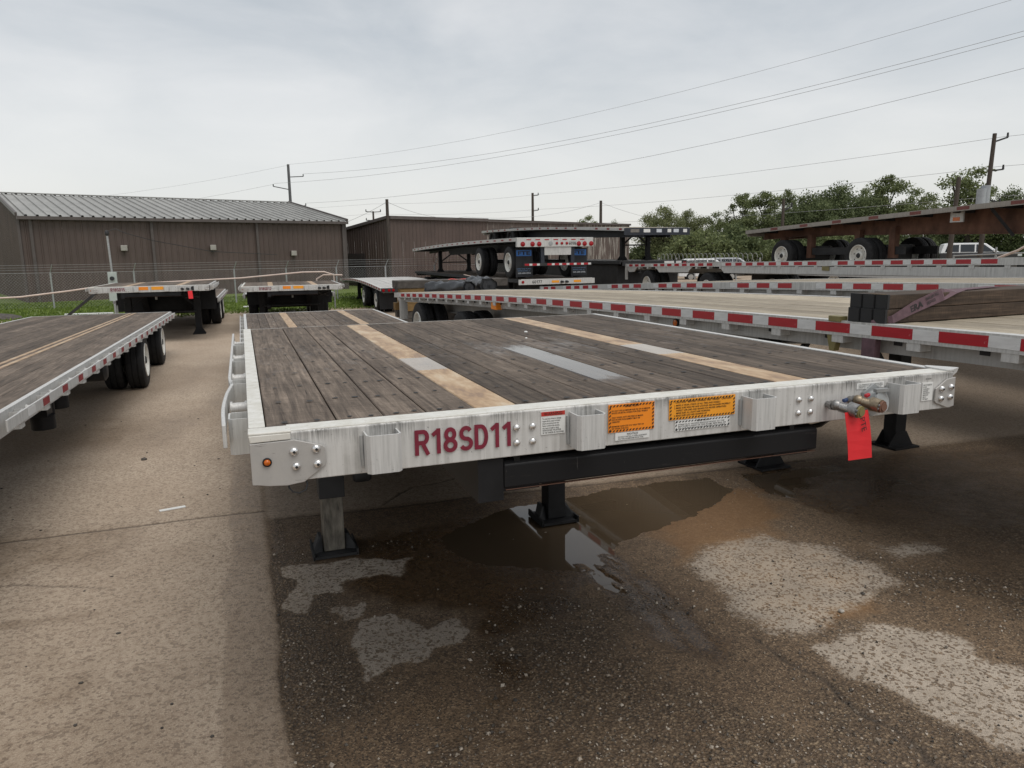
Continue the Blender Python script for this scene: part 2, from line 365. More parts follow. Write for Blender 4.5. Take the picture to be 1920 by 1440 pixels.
def text_mesh(name, s, mat, o, u, v, h, width=None, bold=0.):
    """flat print: lower-left corner o, writing direction u, up direction v, cap height h (or list of lines)"""
    cu = bpy.data.curves.new('tmp', 'FONT'); cu.body = s; cu.size = 1; cu.resolution_u = 3; cu.offset = bold; cu.space_line = 1.05
    ob = bpy.data.objects.new('tmp', cu); COL.objects.link(ob)
    dg = bpy.context.evaluated_depsgraph_get(); dg.update()
    me = bpy.data.meshes.new_from_object(ob.evaluated_get(dg)); bpy.data.objects.remove(ob)
    n = len(me.vertices); a = np.zeros(n*3); me.vertices.foreach_get('co', a); a = a.reshape(-1, 3)
    lo, hi = a.min(0), a.max(0); sz = hi-lo
    sy = h/sz[1]; sx = width/sz[0] if width else sy
    u, v, o = Vector(u).normalized(), Vector(v).normalized(), Vector(o)
    b = np.outer((a[:,0]-lo[0])*sx, u) + np.outer((a[:,1]-lo[1])*sy, v) + np.array(o)
    me.vertices.foreach_set('co', b.ravel()); me.update(); me.name = name
    me.materials.clear(); me.materials.append(mat); return me
def text(name, s, mat, parent, o, u, v, h, width=None, bold=0.):
    return link(name, text_mesh(name, s, mat, o, u, v, h, width, bold), parent)
def arc(cx, cy, rx, ry, a0, a1, n=10): return [(cx+rx*math.cos(math.radians(a0+(a1-a0)*i/n)), cy+ry*math.sin(math.radians(a0+(a1-a0)*i/n))) for i in range(n+1)]
GL = {'1': [[(.12,.74),(.38,.93)], [(.38,0),(.38,1)]], '0': [arc(.3,.5,.215,.415,0,360,20)],
 'R': [[(.09,0),(.09,1)], [(.09,.915),(.36,.915)]+arc(.36,.70,.16,.215,90,-90)+[(.09,.485)], [(.33,.46),(.55,0)]],
 'D': [[(.09,0),(.09,1)], [(.09,.915),(.28,.915)]+arc(.28,.5,.235,.415,90,-90,14)+[(.09,.085)]],
 '8': [arc(.3,.715,.175,.20,0,360,18), arc(.3,.285,.215,.205,0,360,18)],
 'S': [arc(.3,.70,.20,.215,25,270,12)+arc(.3,.285,.215,.20,90,-155,12)],
 '2': [arc(.3,.69,.20,.225,165,-20,10)+[(.40,.42),(.12,.085),(.55,.085)]], '7': [[(.06,.915),(.50,.915),(.22,0)]],
 '4': [[(.42,0),(.42,.98),(.08,.30),(.56,.30)]], '5': [[(.50,.915),(.18,.915),(.13,.52)]+arc(.29,.31,.21,.23,110,-150,12)],
 '6': [arc(.3,.285,.21,.20,0,360,18), arc(.48,.40,.40,.52,95,190,8)]}
def glyphs(name, st, mat, parent, o, u, v, h, width, t=.165):
    adv = [.52 if c == '1' else .66 for c in st]; tot = sum(adv)-.08; sx = width/tot; u, v, o = Vector(u), Vector(v), Vector(o); nrm = u.cross(v); b_ = MB(); x0 = 0; z = 0
    for c, a_ in zip(st, adv):
        for path in GL[c]:
            P = [Vector((p[0]+x0-(.05 if c == '1' else 0), p[1])) for p in path]; P = [P[0]]+[q for p_, q in zip(P, P[1:]) if (q-p_).length > 1e-4]; closed = (P[0]-P[-1]).length < 1e-4; n = len(P); vs = []
            for i in range(n):
                d0 = (P[i]-P[i-1]).normalized() if i else ((P[0]-P[-2]).normalized() if closed else None); d1 = (P[i+1]-P[i]).normalized() if i < n-1 else ((P[1]-P[0]).normalized() if closed else None)
                d0 = d0 or d1; d1 = d1 or d0; n0 = Vector((-d0.y, d0.x)); n1 = Vector((-d1.y, d1.x)); m_ = (n0+n1); m_ = m_/max(.35, m_.dot(n0))
                for sg in (-1, 1): q = P[i]+m_*(sg*t/2); vs.append(o+u*(q.x*sx)+v*(q.y*h)+nrm*(.00025*z))
            b_.add(vs, [(2*i, 2*i+1, 2*i+3, 2*i+2) for i in range(n-1)]); z = (z+1) % 4
        x0 += a_
    return link(name, b_.mesh(name, mat), parent)
_cache = {}
def shared(key, fn):
    if key not in _cache: _cache[key] = fn()
    return _cache[key]

# ------------------------------------------------------------------ ground
def sm(a, b, x): t = np.clip((x-a)/(b-a), 0, 1); return t*t*(3-2*t)
def vnoise(x, y, s, seed=0):               # value noise
    rs = np.random.RandomState(seed); T = rs.rand(256, 256)
    X, Y = x*s, y*s; i, j = np.floor(X).astype(int), np.floor(Y).astype(int); fx, fy = X-i, Y-j
    fx, fy = fx*fx*(3-2*fx), fy*fy*(3-2*fy); i0, i1, j0, j1 = i%256, (i+1)%256, j%256, (j+1)%256
    return (T[i0,j0]*(1-fx)+T[i1,j0]*fx)*(1-fy) + (T[i0,j1]*(1-fx)+T[i1,j1]*fx)*fy
def fbm(x, y, s, o=4, seed=0): return sum(vnoise(x, y, s*2**k, seed+k)*.5**k for k in range(o))/sum(.5**k for k in range(o))
def sdf(poly, x, y):                       # signed distance, negative inside
    d = np.full(x.shape, 1e9); ins = np.zeros(x.shape, bool); n = len(poly)
    for k in range(n):
        (ax, ay), (bx, by) = poly[k], poly[(k+1)%n]; ex, ey = bx-ax, by-ay
        t = np.clip(((x-ax)*ex+(y-ay)*ey)/(ex*ex+ey*ey), 0, 1); d = np.minimum(d, np.hypot(x-ax-t*ex, y-ay-t*ey))
        c = (ay > y) != (by > y); ins ^= c & (x < (bx-ax)*(y-ay)/(by-ay+1e-12)+ax)
    return np.where(ins, -d, d)
POLY = dict(
puddle_a=[(1.42,3.04),(1.65,3.18),(1.91,3.29),(2.18,3.32),(2.52,3.33),(2.91,3.4),(3.46,3.42),(3.87,3.37),(3.84,3.01),(3.39,2.68),(2.82,2.47),(2.44,2.34),(2.17,2.15),(2.03,2.09),(1.81,2.05),(1.6,2.17),(1.37,2.36),(1.26,2.61),(1.24,2.85)],
puddle_b=[(4.22,3.37),(4.1,3.2),(4.04,2.78),(4.24,2.62),(4.5,2.85),(4.75,2.98),(5.1,3.05),(5.24,3.13),(5.19,3.28),(4.7,3.33)],
pale_a=[(.51,1.82),(.68,1.86),(.75,1.69),(.82,1.57),(.98,1.63),(1.03,1.49),(.97,1.39),(.83,1.39),(.72,1.29),(.59,1.32),(.44,1.23),(.45,1.43),(.44,1.63)],
pale_b=[(.13,2.73),(.5,2.72),(.95,2.59),(.8,2.38),(.47,2.42),(.41,2.24),(.19,2.26)],
pale_b2=[(.16,2.42),(.25,2.35),(.24,2.02),(.13,2.17)], pale_b3=[(.42,2.02),(.58,2.1),(.6,1.99),(.43,1.88)],
pale_c=[(2.92,2.0),(3.41,2.06),(3.69,1.68),(3.72,1.34),(3.62,1.05),(3.23,.98),(2.86,.8),(2.49,.82),(2.49,1.04),(2.54,1.4),(2.58,1.75)],
pale_d=[(2.62,.71),(2.87,.73),(3.11,.75),(3.28,.63),(3.42,.49),(3.39,.1),(2.9,-.31),(2.76,-.19),(2.74,.21),(2.62,.4),(2.58,.57)],
pale_e=[(3.92,1.54),(4.2,1.58),(4.32,1.38),(4.15,1.28),(3.93,1.33)],
rust_a=[(2.8,2.92),(3.63,3.26),(4.13,2.89),(3.89,2.35),(3.35,1.98),(2.84,1.88),(2.58,1.8),(2.64,2.16)],
rust_b=[(2.94,.96),(3.42,1.05),(3.27,.83),(2.9,.84)],
dark_a=[(.55,3.11),(1.65,3.26),(2.16,1.97),(1.5,1.33),(1.01,1.4),(1.01,1.72),(.75,1.82),(.45,2.31)],
dark_b=[(1.06,1.38),(1.29,1.12),(1.05,.78),(.92,.79),(.93,1.16)],
slick=[(1.9,2.07),(2.23,2.17),(2.33,1.72),(2.28,1.09),(2.18,.62),(2.02,.84),(1.94,1.35)],
slick2=[(4.2,2.71),(4.8,2.86),(5.39,2.61),(4.54,2.08),(4.2,2.22)],
tyre_mark=[(-2.2,2.35),(-1.5,2.55),(-.9,2.50),(-.5,2.62),(-.9,2.40),(-1.6,2.42),(-2.2,2.2)],
wet_right=[(4.45,3.0),(6.28,3.42),(7.54,2.88),(5.16,1.25),(4.71,1.54),(4.09,1.9)])
def grid_axis(lo, hi, f0, f1, st, far):
    a = list(np.arange(f0, f1+1e-6, st)); s = st; x = f1
    while x < hi: s = min(s*1.35, far); x += s; a.append(x)
    s = st; x = f0
    while x > lo: s = min(s*1.35, far); x -= s; a.insert(0, x)
    return np.array(a)
xs = grid_axis(-260, 420, -2.2, 5.4, .017, 24); ys = grid_axis(-60, 620, -.6, 4.6, .017, 24)
X, Y = np.meshgrid(xs, ys); nx, ny = len(xs), len(ys)
def inside(k, soft, jit=.0, seed=1):
    d = sdf(POLY[k], X, Y)
    if jit: d = d + (fbm(X, Y, 6, 4, seed)-.5)*jit
    return 1-sm(-soft, soft, d)
near = (1-sm(5.2, 8, X))*(1-sm(4.6, 7, Y))
EDGE = .045                                                 # seam between the slab and the broken yard
seam_x = EDGE + (fbm(X*0, Y, 1.5, 3, 5)-.5)*.05 + (fbm(X*0, Y, 14, 3, 6)-.5)*.025
right = sm(-.02, .02, X-seam_x)
yj = 3.72-.05*X                                             # cross joint
joint = np.exp(-((Y-yj-(fbm(X, Y*0, 3, 3, 9)-.5)*.05)/.014)**2)*(X < 5)
joint2 = np.exp(-((Y-(3.93+(fbm(X, Y*0, 2, 3, 11)-.5)*.05))/.014)**2)*(X < EDGE)
joint = np.where(X < EDGE, joint2, joint*sm(.0, .3, X))
def crack(pts, wd, seed):
    d = np.full(X.shape, 9.); xx = X+(fbm(X, Y, 5, 4, seed)-.5)*.12; yy = Y+(fbm(X, Y, 5, 4, seed+7)-.5)*.12
    for (ax, ay), (bx, by) in zip(pts[:-1], pts[1:]):
        t = np.clip(((xx-ax)*(bx-ax)+(yy-ay)*(by-ay))/((bx-ax)**2+(by-ay)**2), 0, 1); d = np.minimum(d, np.hypot(xx-ax-t*(bx-ax), yy-ay-t*(by-ay)))
    return np.exp(-(d/wd)**2)
for i, (pts, wd) in enumerate((([(2.50, -.4), (2.46, .1), (2.50, .45), (2.42, .9)], .014), ([(-2.2, 2.9), (-1.5, 3.1), (-.9, 2.8)], .008), ([(1.0, 3.75), (1.3, 4.1), (2.1, 4.3)], .010))):
    joint = np.maximum(joint, .8*crack(pts, wd, 200+i*11))
pale = np.zeros_like(X)
for i, k in enumerate(('pale_a','pale_b','pale_b2','pale_b3','pale_c','pale_d','pale_e')):
    soft = .16 if k in ('pale_c','pale_e') else (.10 if k == 'pale_d' else .035)
    pale = np.maximum(pale, inside(k, soft, .22 if k != 'pale_a' else .09, 20+i)*(.85 if k == 'pale_c' else (1.6 if k[5] in 'ab' else 1)))
pale = np.maximum(pale, right*sm(3.6, 3.75, Y-yj+3.72)*sm(.62, .8, fbm(X, Y, .9, 4, 77))*.7)
beyond = sm(-.05, .1, Y-yj)*right                            # cleaner slab beyond the cross joint
pale = pale*(1-beyond*.9)
wet = np.clip(.40*right*(1-beyond)*near*(.5+fbm(X, Y, 1.1, 4, 31)) + .30*beyond*near, 0, 1)
for k, v in (('dark_a', .8), ('dark_b', .75), ('slick', 1.15), ('slick2', 1.1), ('wet_right', .66)):
    wet = np.maximum(wet, v*inside(k, .18, .35, 40))
wet = np.maximum(wet, .95*inside('puddle_a', .1, .1, 50)); wet = np.maximum(wet, .95*inside('puddle_b', .1, .1, 50))
wet = wet*(1-np.minimum(pale, 1)*.85)
wet = np.maximum(wet, .55*(1-right)*sm(-.24, -.19, X+(fbm(X, Y, 1.6, 4, 61)-.5)*.10)*(1-sm(5, 8, Y)))   # damp band beside the seam
# damp ground in the shelter of / draining from the trailers on the left
wet = np.maximum(wet, .52*(1-right)*sm(.42, .66, fbm(X, Y, .55, 4, 63)+.10*sm(3.5, 5, Y))*(1-sm(16, 24, Y)))
wet = np.maximum(wet, .45*(1-right)*inside('tyre_mark', .06, .12, 66))
rust = np.maximum(inside('rust_a', .25, .3, 70)*.9, inside('rust_b', .12, .2, 71)*.9); rust = np.maximum(rust, inside('pale_c', .3, .3, 73)*.55)
grit = right*(1-beyond)*sm(.42, .68, fbm(X, Y, 1.4, 4, 81)+.16*sm(1.6, .5, Y))*near
grit = np.maximum(grit, np.exp(-((X-seam_x-.09)/.06)**2)*right*(1-beyond)*near)*(1-pale*.85)
rut = np.sin((X*1.0-Y*.12)*34)*inside('slick', .15, .2, 90)
zb = .004*(fbm(X, Y, 3, 4, 2)-.5) + .0045*(fbm(X, Y, 22, 3, 3)-.5)*(.35+right)
Z = zb*near
Z += near*(.010*(1-right) - .004*right)                      # slab sits a little proud of the washed-out side
Z -= joint*.012*near
Z -= near*.020*inside('puddle_a', .16, .12, 50) + near*.0165*inside('puddle_b', .16, .2, 50)
Z -= near*.0125*inside('slick', .14, .2, 95)*sm(.44, .60, fbm(X*3.2+Y*.5, Y*.7, 4, 4, 97))*sm(1.2, 1.7, Y)
Z += .004*np.minimum(pale, 1)*near*(1-beyond) + .004*rut*near
Z += near*.004*grit*(fbm(X, Y, 60, 2, 93)-.3)
Z += .45*sm(9.4, 11.2, X)*sm(6, 9, Y)*(1-.75*sm(24, 28, Y)*(1-sm(34, 40, X)))
grass_edge = np.where(X < 0, 26.6+.30*X, 26.6+.02*X) + (fbm(X, Y, .8, 3, 15)-.5)*.5
grass = sm(-.1, .1, Y-grass_edge)*(1-sm(8.5, 10.5, X))
grass = np.maximum(grass, sm(46, 50, X)*.9)
me = bpy.data.meshes.new('ground')
idx = np.arange(nx*ny).reshape(ny, nx)
quads = np.stack([idx[:-1,:-1], idx[:-1,1:], idx[1:,1:], idx[1:,:-1]], -1).reshape(-1, 4)
me.vertices.add(nx*ny); me.vertices.foreach_set('co', np.stack([X, Y, Z], -1).ravel())
me.loops.add(quads.size); me.loops.foreach_set('vertex_index', quads.ravel())
me.polygons.add(len(quads)); me.polygons.foreach_set('loop_start', np.arange(0, quads.size, 4)); me.polygons.foreach_set('loop_total', np.full(len(quads), 4))
me.update(calc_edges=True)
for nm, a in (('wet', wet), ('pale', pale), ('rust', rust), ('grit', grit), ('right', np.clip(right, 0, 1)), ('lawn', grass), ('joint', joint), ('beyond', beyond)):
    at = me.attributes.new(nm, 'FLOAT', 'POINT'); at.data.foreach_set('value', a.astype(np.float32).ravel())
me.shade_smooth()
m, nt, b = new_mat('yard_concrete_and_dirt')
def attr(nm): n = nt.nodes.new('ShaderNodeAttribute'); n.attribute_name = nm; return n.outputs['Fac']
V = coords(nt)
n_big = noise(nt, V, .7, 5, .6); n_mid = noise(nt, V, 5, 5, .65); n_hi = noise(nt, V, 30, 6, .75); n_fine = noise(nt, V, 105, 4, .75)
vo = node(nt, 'ShaderNodeTexVoronoi'); vo.inputs['Scale'].default_value = 72; nt.links.new(V, vo.inputs['Vector'])
vo2 = node(nt, 'ShaderNodeTexVoronoi'); vo2.inputs['Scale'].default_value = 125; nt.links.new(V, vo2.inputs['Vector'])
def sharp(a, amp=.9, lo=.42, hi=.58, n=None):
    return ramp(nt, mth(nt, 'ADD', a, mth(nt, 'MULTIPLY', mth(nt, 'SUBTRACT', n if n else n_hi, .5), amp)), [(lo, 0.), (hi, 1.)])
hsv = nt.nodes.new('ShaderNodeSeparateColor'); nt.links.new(vo.outputs['Color'], hsv.inputs[0])
hsv2 = nt.nodes.new('ShaderNodeSeparateColor'); nt.links.new(vo2.outputs['Color'], hsv2.inputs[0])
# slab: tan concrete with exposed aggregate
slab = ramp(nt, n_big, [(.3, (.34, .262, .192)), (.68, (.47, .38, .292))])
slab = mixc(nt, ramp(nt, n_hi, [(.43, .7), (.52, 0.)]), slab, (.27, .20, .145))
slab = mixc(nt, ramp(nt, n_fine, [(.5, 0.), (.68, .55)]), slab, (.66, .56, .45))
slab = mixc(nt, ramp(nt, hsv.outputs[0], [(.78, 0.), (.84, .6)]), slab, (.18, .135, .10))
slab = mixc(nt, ramp(nt, n_mid, [(.62, 0.), (.76, .45)]), slab, (.20, .148, .105))
# dirt: brown sandy film over concrete
dirt = ramp(nt, n_mid, [(.3, (.125, .083, .050)), (.7, (.235, .163, .103))])
dirt = mixc(nt, ramp(nt, n_hi, [(.40, .55), (.52, 0.)]), dirt, (.06, .042, .028))
dirt = mixc(nt, ramp(nt, hsv2.outputs[0], [(.74, 0.), (.88, .7)]), dirt, (.36, .26, .165))
dirt = mixc(nt, ramp(nt, hsv2.outputs[1], [(.70, 0.), (.82, .7)]), dirt, (.045, .035, .027))
palec = ramp(nt, n_mid, [(.3, (.31, .255, .20)), (.7, (.46, .39, .315))])
palec = mixc(nt, ramp(nt, hsv.outputs[1], [(.62, 0.), (.74, .8)]), palec, (.15, .115, .085))
palec = mixc(nt, ramp(nt, n_fine, [(.5, 0.), (.7, .4)]), palec, (.46, .42, .37))
gritc = ramp(nt, hsv.outputs[2], [(.05, (.040, .029, .020)), (.4, (.115, .078, .048)), (.8, (.19, .132, .082)), (.98, (.38, .29, .19))])
gritc = mixc(nt, ramp(nt, vo.outputs['Distance'], [(.35, 0.), (.6, .8)]), gritc, (.05, .036, .025))
f_right = attr('right'); f_pale = mth(nt, 'MULTIPLY', sharp(attr('pale'), 1.5, .36, .72), ramp(nt, hsv.outputs[1], [(.70, 1.), (.80, .35)])); f_wet = attr('wet')
col = mixc(nt, f_right, slab, dirt)
col = mixc(nt, mth(nt, 'MULTIPLY', attr('beyond'), .75), col, slab)
f_grit = sharp(attr('grit'), 1.5, .35, .9, n_mid)
col = mixc(nt, mth(nt, 'MULTIPLY', f_grit, .62), col, gritc)
col = mixc(nt, mth(nt, 'MULTIPLY', sharp(attr('rust'), .9, .3, .8, n_mid), .6), col, (.235, .125, .05))
palec = mixc(nt, mth(nt, 'MULTIPLY', sharp(attr('rust'), 1.2, .35, .8, n_mid), .35), palec, (.33, .22, .12))
palec = mixc(nt, ramp(nt, n_big, [(.45, 0.), (.62, .45)]), palec, (.23, .185, .14))
col = mixc(nt, f_pale, col, palec)
wn = mth(nt, 'ADD', f_wet, mth(nt, 'MULTIPLY', mth(nt, 'SUBTRACT', n_mid, .5), .55))
wf = ramp(nt, wn, [(.2, 0.), (.8, 1.)])
col = mixc(nt, wf, col, mixc(nt, 1., col, (.54, .485, .42), 'MULTIPLY'))
col = mixc(nt, attr('joint'), col, (.05, .038, .028))
lawn = ramp(nt, n_mid, [(.3, (.075, .105, .022)), (.7, (.145, .19, .045))])
col = mixc(nt, sharp(attr('lawn'), .6), col, lawn)
nt.links.new(col, b.inputs['Base Color'])
rg = ramp(nt, mth(nt, 'ADD', wn, mth(nt, 'MULTIPLY', mth(nt, 'SUBTRACT', n_hi, .5), .25)), [(.15, .85), (.5, .55), (.75, .30), (.93, .12)])
nt.links.new(rg, b.inputs['Roughness']); b.inputs['Specular IOR Level'].default_value = .4
hgt = mth(nt, 'ADD', mth(nt, 'MULTIPLY', n_hi, .6), mth(nt, 'ADD', mth(nt, 'MULTIPLY', n_fine, .35), mth(nt, 'MULTIPLY', vo2.outputs['Distance'], .5)))
hgt = mth(nt, 'ADD', hgt, mth(nt, 'MULTIPLY', mth(nt, 'MULTIPLY', f_grit, vo.outputs['Distance']), 1.2))
bp = nt.nodes.new('ShaderNodeBump'); bp.inputs['Distance'].default_value = .009; nt.links.new(hgt, bp.inputs['Height'])
nt.links.new(ramp(nt, wn, [(.3, .75), (.95, .25)]), bp.inputs['Strength']); nt.links.new(bp.outputs[0], b.inputs['Normal'])
me.materials.append(m)
tag(link('ground', me), kind='structure')
# rain water standing in the two hollows
m, nt, b = new_mat('muddy_water')
b.inputs['Base Color'].default_value = (.080, .057, .036, 1); b.inputs['Roughness'].default_value = .015; b.inputs['IOR'].default_value = 1.33
b.inputs['Specular IOR Level'].default_value = .62
for k, lvl in (('puddle_a', -.0135), ('puddle_b', -.0150), ('slick', -.0142)):
    P = np.array(POLY[k]); c = (P.max(0)+P.min(0))/2; rr_ = (P.max(0)-P.min(0))*.75; Q = [(c[0]+rr_[0]*math.cos(2*PI*i/40), c[1]+rr_[1]*math.sin(2*PI*i/40)) for i in range(40)]
    bmw = MB(); bmw.add([(x, y, lvl) for x, y in Q], [tuple(range(len(Q)))])
    o = bmw.obj('puddle', m); tag(o, kind='structure')

# grass blades on the lawn
rs = np.random.RandomState(4); n = 42000
gx = rs.uniform(-15, 8.5, n); gy = rs.uniform(22, 38.5, n)
e = np.where(gx < 0, 26.6+.30*gx, 26.6)+rs.normal(0, .12, n); keep = gy > e; gx, gy = gx[keep], gy[keep]; n = len(gx)
a = rs.uniform(0, PI, n); h = rs.uniform(.03, .10, n); wd = rs.uniform(.02, .05, n); lx, ly = rs.normal(0, .03, n), rs.normal(0, .03, n)
v = np.zeros((n, 3, 3)); v[:,0] = np.stack([gx-wd*np.cos(a), gy-wd*np.sin(a), np.full(n, -.01)], -1)
v[:,1] = np.stack([gx+wd*np.cos(a), gy+wd*np.sin(a), np.full(n, -.01)], -1); v[:,2] = np.stack([gx+lx, gy+ly, h], -1)
me = bpy.data.meshes.new('grass'); me.from_pydata(v.reshape(-1, 3).tolist(), [], np.arange(3*n).reshape(-1, 3).tolist()); me.materials.append(M['grass'])
tag(link('grass', me), 'short green grass between the yard and the brown building', 'grass', kind='stuff')
# loose gravel washed over the yard
rs = np.random.RandomState(12); mb_v = []; mb_f = []; k = 0
octv = np.array([(1,0,0),(-1,0,0),(0,1,0),(0,-1,0),(0,0,1),(0,0,-1)]); octf = [(0,2,4),(2,1,4),(1,3,4),(3,0,4),(2,0,5),(1,2,5),(3,1,5),(0,3,5)]
gxs = rs.uniform(.06, 4.2, 60000); gys = rs.uniform(-.5, 3.3, 60000)
gi = np.clip(np.searchsorted(xs, gxs), 0, nx-1); gj = np.clip(np.searchsorted(ys, gys), 0, ny-1)
pr = np.clip(grit[gj, gi]*.55+.02, 0, 1)*(.25+.75*(gys < 1.9)); sel = rs.rand(60000) < pr
for x, y, i, j in zip(gxs[sel], gys[sel], gi[sel], gj[sel]):
    s = .0026*math.exp(rs.normal(.25, .55)); s = min(s, .014)
    R = Euler(rs.uniform(0, 6, 3)).to_matrix(); sc = rs.uniform(.6, 1.2, 3)
    z = Z[j, i]+s*.4
    for p in octv: q = R @ Vector((p[0]*sc[0]*s, p[1]*sc[1]*s, p[2]*sc[2]*s)); mb_v.append((x+q.x, y+q.y, z+q.z*.8))
    mb_f += [tuple(c+k for c in q) for q in octf]; k += 6
m, nt, b = new_mat('gravel_stone'); g = nt.nodes.new('ShaderNodeNewGeometry')
nt.links.new(ramp(nt, g.outputs['Random Per Island'], [(0, (.035, .03, .026)), (.3, (.10, .08, .06)), (.7, (.22, .175, .13)), (1, (.46, .40, .33))]), b.inputs['Base Color']); b.inputs['Roughness'].default_value = .5
me = bpy.data.meshes.new('gravel'); me.from_pydata(mb_v, [], mb_f); me.materials.append(m)
tag(link('gravel', me), 'loose wet gravel scattered over the brown yard in front of the near trailer', 'gravel', kind='stuff')
def stone(x, y, r, label, mat=None, z=0.):
    me = bpy.data.meshes.new('stone'); bm = bmesh.new(); bmesh.ops.create_icosphere(bm, subdivisions=2, radius=r)
    for v_ in bm.verts: v_.co *= random.uniform(.85, 1.12); v_.co.z *= .6
    bm.to_mesh(me); bm.free(); me.materials.append(mat or plain('stone_surface', (.34, .31, .27), .6, 0, .3, 60)); me.shade_smooth()
    tag(link('stone', me, None, (x, y, z+r*.4)), label, 'stone')
stone(3.05, .93, .018, 'pale pebble lying between the two largest pale concrete patches')
stone(-1.05, 6.0, .03, 'small dark stone on the tan slab beside the near trailer', M['lumber_dark'])
me_ = MB().prism([(-.74, 4.20, .0), (-.55, 4.24, .0), (-.56, 4.28, .0), (-.75, 4.24, .0)], (0, 0, .006)).obj('paper_scrap', M['paper'])
me_.location.z = .012; tag(me_, 'torn white paper scrap lying on the tan concrete slab', 'paper')

# ------------------------------------------------------------------ trailer pieces
TIRE_P = [(-.12,.30),(-.135,.34),(-.135,.44),(-.115,.485),(-.09,.50),(-.05,.50),(-.045,.488),(-.035,.488),(-.03,.502),(.03,.502),(.035,.488),(.045,.488),(.05,.50),(.09,.50),(.115,.485),(.135,.44),(.135,.34),(.12,.30)]
RIM_P = [(.12,.302),(-.128,.306),(-.142,.298),(-.135,.28),(-.10,.268),(-.07,.258),(-.052,.215),(-.047,.13),(-.075,.125),(-.10,.10),(-.115,.06),(-.115,.0001)]
def tire_mesh(): return shared('tire', lambda: MB().lathe(TIRE_P, n=32, caps=False).mesh('wheel', M['rubber'], True, .6))
def rim_mesh(mk):
    def f():
        b_ = MB().lathe(RIM_P, n=28, caps=False)
        for k in range(10):
            t = 2*PI*k/10; b_.cyl((-.045, .165*math.cos(t), .165*math.sin(t)), (-.07, .165*math.cos(t), .165*math.sin(t)), .014, 6)
        return b_.mesh('rim', M[mk], True, .6)
    return shared('rim_'+mk, f)
def hub_b():
    b_ = MB().lathe([(-.135,.0001),(-.135,.055),(-.12,.068),(-.08,.095)], n=14)
    for k in range(8):
        t = 2*PI*k/8; c = (-.036, .215*math.cos(t), .215*math.sin(t)); b_.add([(c[0]-.020, c[1]+.024*math.cos(q*PI/4), c[2]+.024*math.sin(q*PI/4)) for q in range(8)], [tuple(range(8))])
    return b_
def hub_mesh(): return shared('hub', lambda: hub_b().mesh('hub', M['steel_dark'], True))
def wheels(parent, x_out, y, z, W, mk='rim', wr=1.):
    """dual wheels at both ends of one axle"""
    for side in (-1, 1):
        for k in (0, 1):
            x = x_out+.14+.31*k if side < 0 else W-(x_out+.14+.31*k)
            wheel = link('wheel', tire_mesh(), parent, (x, y, z*wr), rot=(random.uniform(0, 6), 0, 0 if side < 0 else PI), scale=(1, wr, wr))
            r_o = link('rim', rim_mesh(mk), wheel, rot=(0, 0, 0 if k == 0 else PI))
            if k == 0: link('hub', hub_mesh(), wheel)
    MB().cyl((x_out+.1, y, z*wr), (W-x_out-.1, y, z*wr), .065, 10).obj('axle', M['steel_dark'], parent, True)
def leg(parent, x, y, ztop, zbot=0., s=.16, pad=.30, mat='steel_black', sleeve=None, shaft=None, openfoot=False):
    if sleeve:
        MB().box(x-s/2-.006, x+s/2+.006, y-s/2-.006, y+s/2+.006, sleeve, ztop).obj('leg_sleeve', M[mat], parent, bevel=.006)
        b_ = MB().box(x-s/2+.008, x+s/2-.008, y-s/2+.008, y+s/2-.008, zbot+.02, sleeve); top = sleeve
    else: b_ = MB().box(x-s/2, x+s/2, y-s/2, y+s/2, zbot+.02, ztop)
    b_.obj('landing_leg', M[shaft or mat], parent, bevel=.008)
    f_b = MB().box(x-pad/2, x+pad/2, y-pad/2, y+pad/2, zbot, zbot+.018)
    if openfoot:
        for q in (-1, 1):
            f_b.prism([(x+q*s/2, y-.05, zbot+.018), (x+q*pad*.52, y-.08, zbot+.018), (x+q*(s/2+.02), y-.02, zbot+.018+pad*.34), (x+q*s/2, y-.02, zbot+.018+pad*.34)], (0, .10, 0))
            f_b.obox((x+q*pad*.5, y-pad/2, zbot+.02), (x+q*pad*.5, y+pad/2, zbot+.02), .012, .05)
    for q in (-1, 1):
        if openfoot: break
        yy = y+q*(s/2+.004)
        f_b.prism([(x-pad/2, yy-.006, zbot+.018), (x+pad/2, yy-.006, zbot+.018), (x+s/2, yy-.006, zbot+.018+pad*.42), (x-s/2, yy-.006, zbot+.018+pad*.42)], (0, .012, 0))
        xx = x+q*(s/2-.01)
    f_b.obj('foot', M[mat], parent)
def plank_set(parent, edges, y0, y1, zf, mat, seg=1, wetf=None, gap=.004, th=.034, uneven=.0015, zoff=0.):
    """separate deck boards; edges = [(xa, xb, material)]"""
    for xa, xb, mk in edges:
        dz = random.uniform(-uneven, uneven); ya, yb = y0+random.uniform(.002, .008), y1-random.uniform(.002, .008)
        path = [ya+(yb-ya)*i/seg for i in range(seg+1)]
        b_ = MB(); cx = .003
        sec = [(xa+gap/2+cx, 0), (xa+gap/2, -cx), (xa+gap/2, -th), (xb-gap/2, -th), (xb-gap/2, -cx), (xb-gap/2-cx, 0)]
        b_.sweep(sec, [(y, 0, zf(y)+dz+zoff) for y in path])
        nm = 'steel_strip' if mk == 'strip' else 'plank'
        o = b_.obj(nm, M[mk or mat], parent)
        if wetf is not None:
            pass
